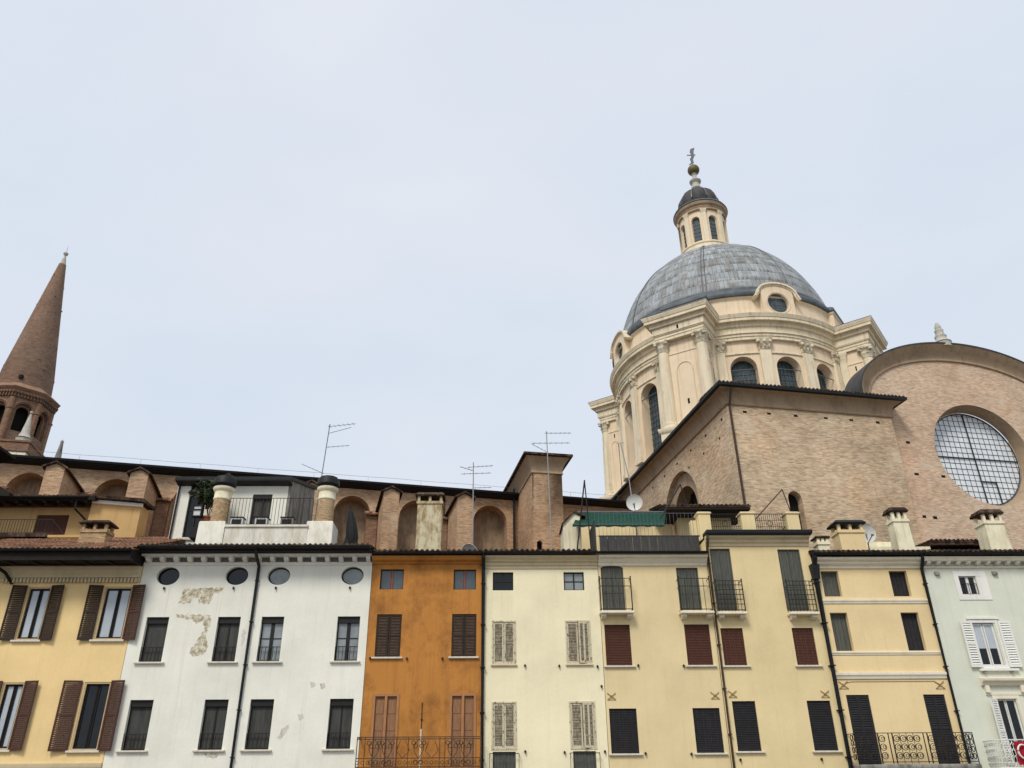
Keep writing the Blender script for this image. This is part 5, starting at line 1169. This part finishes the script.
aerial('tallest roof aerial, leaning above the round chimney of the white house', -10.0, 5, 13, 19.35, [(19.2, -15, -.1, 1.5, 6, 0, .16), (18.8, -15, 0, 1.3, 2, 9, .05), (18.0, 10, 0, 1.2, 5, 9, .12), (16.55, 160, -.1, 1.3, 6, 27, .16)], .3)
aerial('thin aerial rising in front of the blind arch, above the orange house', -1.85, 3, 11.3, 16.35, [(16.1, 10, -.3, 1.0, 6, 8, .14), (15.75, 10, -.6, .9, 5, 6, .12), (15.9, 200, 0, .7, 4, 10, .1), (15.0, 8, 0, .9, 4, 4, .1)], -.04)
aerial('aerial whose mast crosses the tall brick stair tower', 1.92, 3, 11.3, 18.05, [(17.95, 8, -.1, 1.3, 6, 4, .14), (17.4, 8, -.8, 1.2, 7, 4, .14), (16.9, 165, 0, .8, 4, 34, .14)], -.1)
t = thing('roof_pole', 'bare pale pole rising behind the dish above the green awning', 'pole', fac(6.5, 5.4), YAW)
b = MB(); b.tube([(0, 0, 13), (-.2, 0, 16.5), (-.5, 0, 18.4)], .03, 5); b.build('mast', 'pale_alu', t)
b = MB(); b.tube([(-.7, 0, 18.42), (-.3, 0, 18.46)], .02, 4); b.build('crosspiece', 'pale_alu', t)
def dish(label, u, dy, z, r, yaw, tilt, floor):
    t = thing('satellite_dish', label, 'satellite dish', fac(u, dy), YAW, 'satellite dishes on the roofs')
    b = MB(); b.T = Matrix.Translation((0, 0, z)) @ Matrix.Rotation(R(yaw), 4, 'Z') @ Matrix.Rotation(R(90 + tilt), 4, 'X')
    b.lathe([(.01, -.12)] + [(r * k / 6, -.12 + .12 * (k / 6) ** 2) for k in range(1, 7)] + [(r * 1.02, .01), (r, .02), (r * .96, -.02)] + [(r * k / 6 * .97, -.14 + .12 * (k / 6) ** 2) for k in range(5, 0, -1)], 28, cap=False); b.build('reflector', 'dish', t)
    b2 = MB(); b2.T = b.T; b2.tube([(0, -r * .95, 0), (0, -r * .4, r * .8)], .02, 4); b2.box(-.05, .05, -r * .45, -r * .3, r * .74, r * .92); b2.build('feed_arm', 'alu', t)
    b3 = MB(); b3.tube([(0, .12, floor), (0, .12, z)], .035, 5); b3.build('mast', 'alu', t)
dish('white satellite dish on the pole behind the green awning', 6.42, 5, 14.92, .42, -18, 6, 12.5)
dish('low white dish half hidden by the gutter between orange and cream houses', -1.95, 1.5, 11.35, .42, -30, 30, 11.0)
dish('white round dish between the yellow chimney and the tall cream chimney', 17.25, 3, 12.7, .48, 10, 5, 11.3)

AW = thing('awning', 'dark green cloth awning stretched over the roof terrace of the yellow house', 'awning', fac(5.4, 2), YAW)
b = MB(); n = 26; rows = []
for j in range(7):
    t = j / 6; rows.append([b._a((-2.15 + 4.35 * k / n * (1 - .02 * t) - .45 * t + .04 * math.sin(k), -.5 - 1.9 * t + 2, 13.9 - 1.2 * t - .1 * math.sin(PI * t) + .025 * math.sin(k * 1.7 + j))) for k in range(n + 1)])
for A, B in zip(rows, rows[1:]):
    for k in range(n): b.f.append([A[k], A[k + 1], B[k + 1], B[k]])
lo = [b._a((v.x, v.y - .01, v.z - .12)) for v in [b.v[i] for i in rows[-1]]]
for k in range(n): b.f.append([rows[-1][k], rows[-1][k + 1], lo[k + 1], lo[k]])
b.build('cloth', 'cloth', AW, angle=80)
b = MB(); b.tube([(-2.15, 1.5, 13.92), (2.25, 1.5, 13.92)], .05, 6); b.tube([(-2.6, -.4, 12.7), (1.7, -.4, 12.7)], .03, 5); b.build('roller_bar', 'alu', AW)

PL = thing('potted_shrub', 'bushy green shrub in pot on the white house terrace beside the round brick chimney', 'plant', fac(-14.6, 3.0), YAW)
b = MB(); b.lathe([(.22, 12.9), (.3, 13.4), (.33, 13.42), (.33, 13.5), (.27, 13.5)], 14); b.build('pot', 'pot', PL)
b = MB(); b.box(-.6, .9, -.4, .4, 12.4, 12.9); b.build('plant_stand', 'canvas', PL)
b = MB()
for k in range(7): a = k * .9; b.tube([(0, 0, 13.45), (.15 * math.cos(a), .15 * math.sin(a), 14.0), (.5 * math.cos(a), .4 * math.sin(a), 14.6 + .1 * (k % 3))], .015, 4)
b.build('stem', 'pot', PL)
random.seed(21); b = MB()
cl = [(random.gauss(0, .26), random.gauss(0, .22), random.gauss(14.6, .24)) for _ in range(64)]
for cx, cy, cz in cl:
    for _ in range(34):
        p = Vector((cx + random.gauss(0, .11), cy + random.gauss(0, .11), cz + random.gauss(0, .10))); d = Vector((random.gauss(0, 1), random.gauss(0, 1), random.gauss(.1, .6)))  .normalized() * .12; u = d.cross(Vector((random.gauss(0, 1), random.gauss(0, 1), random.gauss(0, 1)))).normalized() * .05
        b.poly(p - d, p + u, p + d, p - u)
b.build('foliage', 'leaf', PL)
LN = thing('wall_lantern', 'square white paned lantern hanging beneath the shrub beside the brick chimney', 'lantern', fac(-14.95, 3.0), YAW)
b = MB(); frame_bars(b, -.25, .2, 13.38, 13.95, -.55, .05, .3); b.box(-.2, .15, -.55, -.25, 13.7, 13.75); b.build('frame', 'canvas', LN); b = MB(); b.box(-.2, .15, -.5, -.3, 13.43, 13.9); b.build('glazing', 'boxwhite', LN)

for i, (u, lab) in enumerate(((-12.95, 'white box with dark opening on the terrace, nearest the brick chimney'), (-11.8, 'white box with dark opening on the terrace, in front of the door'), (-10.6, 'grey box with dark opening on the terrace, beside the grey side wall'))):
    t = thing('terrace_box', lab, 'box', fac(u, 2.3), YAW, 'boxes along the white house terrace')
    b = MB(); b.box(-.32, .26, 0, .4, 12.41, 13.25); b.build('body', 'boxwhite' if i < 2 else 'greywall', t)
    b = MB(); b.box(-.25, .19, -.02, -.001, 12.86, 13.18); b.loft(-.33, .27, -.01, .41, [(.0, 13.251), (.02, 13.26), (.02, 13.3), (.0, 13.31)]); b.build('opening', 'canvas', t)
PA = thing('folded_parasol', 'folded black parasol leaning beside the pale round chimney of the white house', 'parasol', fac(-7.5, 2.6), YAW)
b = MB(); b.tube([(.1, 0, 11.2), (-.28, 0, 13.9)], .03, 6); b.build('pole', 'iron', PA)
b = MB(); b.T = Matrix.Translation((.1, 0, 11.2)) @ Matrix.Rotation(R(-7), 4, 'Y'); b.lathe([(.03, .55), (.18, .8), (.25, 1.2), (.22, 1.7), (.14, 2.2), (.07, 2.5), (.02, 2.6)], 16, wob=lambda j, z: 1 + .22 * (j % 2)); b.build('canopy', 'canvas', PA)
b = MB(); b.loft(-.5, .3, -.3, .3, [(0, 11.3), (0, 11.4), (-.2, 12.6), (-.25, 12.7)]); b.build('base', 'canvas', PA)

BN = thing('balcony_banner', 'crimson banner with white script letters hung on the white balcony at lower right', 'banner', fac(19.85, -.98), YAW)
b = MB(); n = 10; A = [b._a((-.62 + 1.5 * k / n, .03 * math.sin(k * 1.3), 3.24)) for k in range(n + 1)]; B = [b._a((-.62 + 1.5 * k / n, .05 * math.sin(k * 1.3 + .4), 2.42)) for k in range(n + 1)]; A2 = [b._a((-.62 + 1.5 * k / n, .03 * math.sin(k * 1.3) + .012, 3.24)) for k in range(n + 1)]; B2 = [b._a((-.62 + 1.5 * k / n, .05 * math.sin(k * 1.3 + .4) + .012, 2.42)) for k in range(n + 1)]
for k in range(n): b.f += [[A[k], A[k + 1], B[k + 1], B[k]], [A2[k], A2[k + 1], B2[k + 1], B2[k]], [A[k], A[k + 1], A2[k + 1], A2[k]]]
b.build('cloth', 'banner', BN)
b = MB(); C_ = [(-.38 + .2 * math.cos(t), -.07, 2.88 + .24 * math.sin(t)) for t in [R(50 + 13 * k) for k in range(21)]]; b.tube(C_, [.02 + .018 * math.sin(PI * k / 20) for k in range(21)], 5)
b.tube([(-.24 + .1 * math.cos(R(20 + 18 * k)), -.07, 2.82 + .11 * math.sin(R(20 + 18 * k))) for k in range(18)] + [(-.06, -.07, 2.72)], .018, 5); b.tube([(0, -.07, 3.05), (-.03, -.07, 2.72), (.07, -.07, 2.72), (.13, -.07, 2.95)], .018, 5)
b.build('script_lettering', 'lettering', BN)
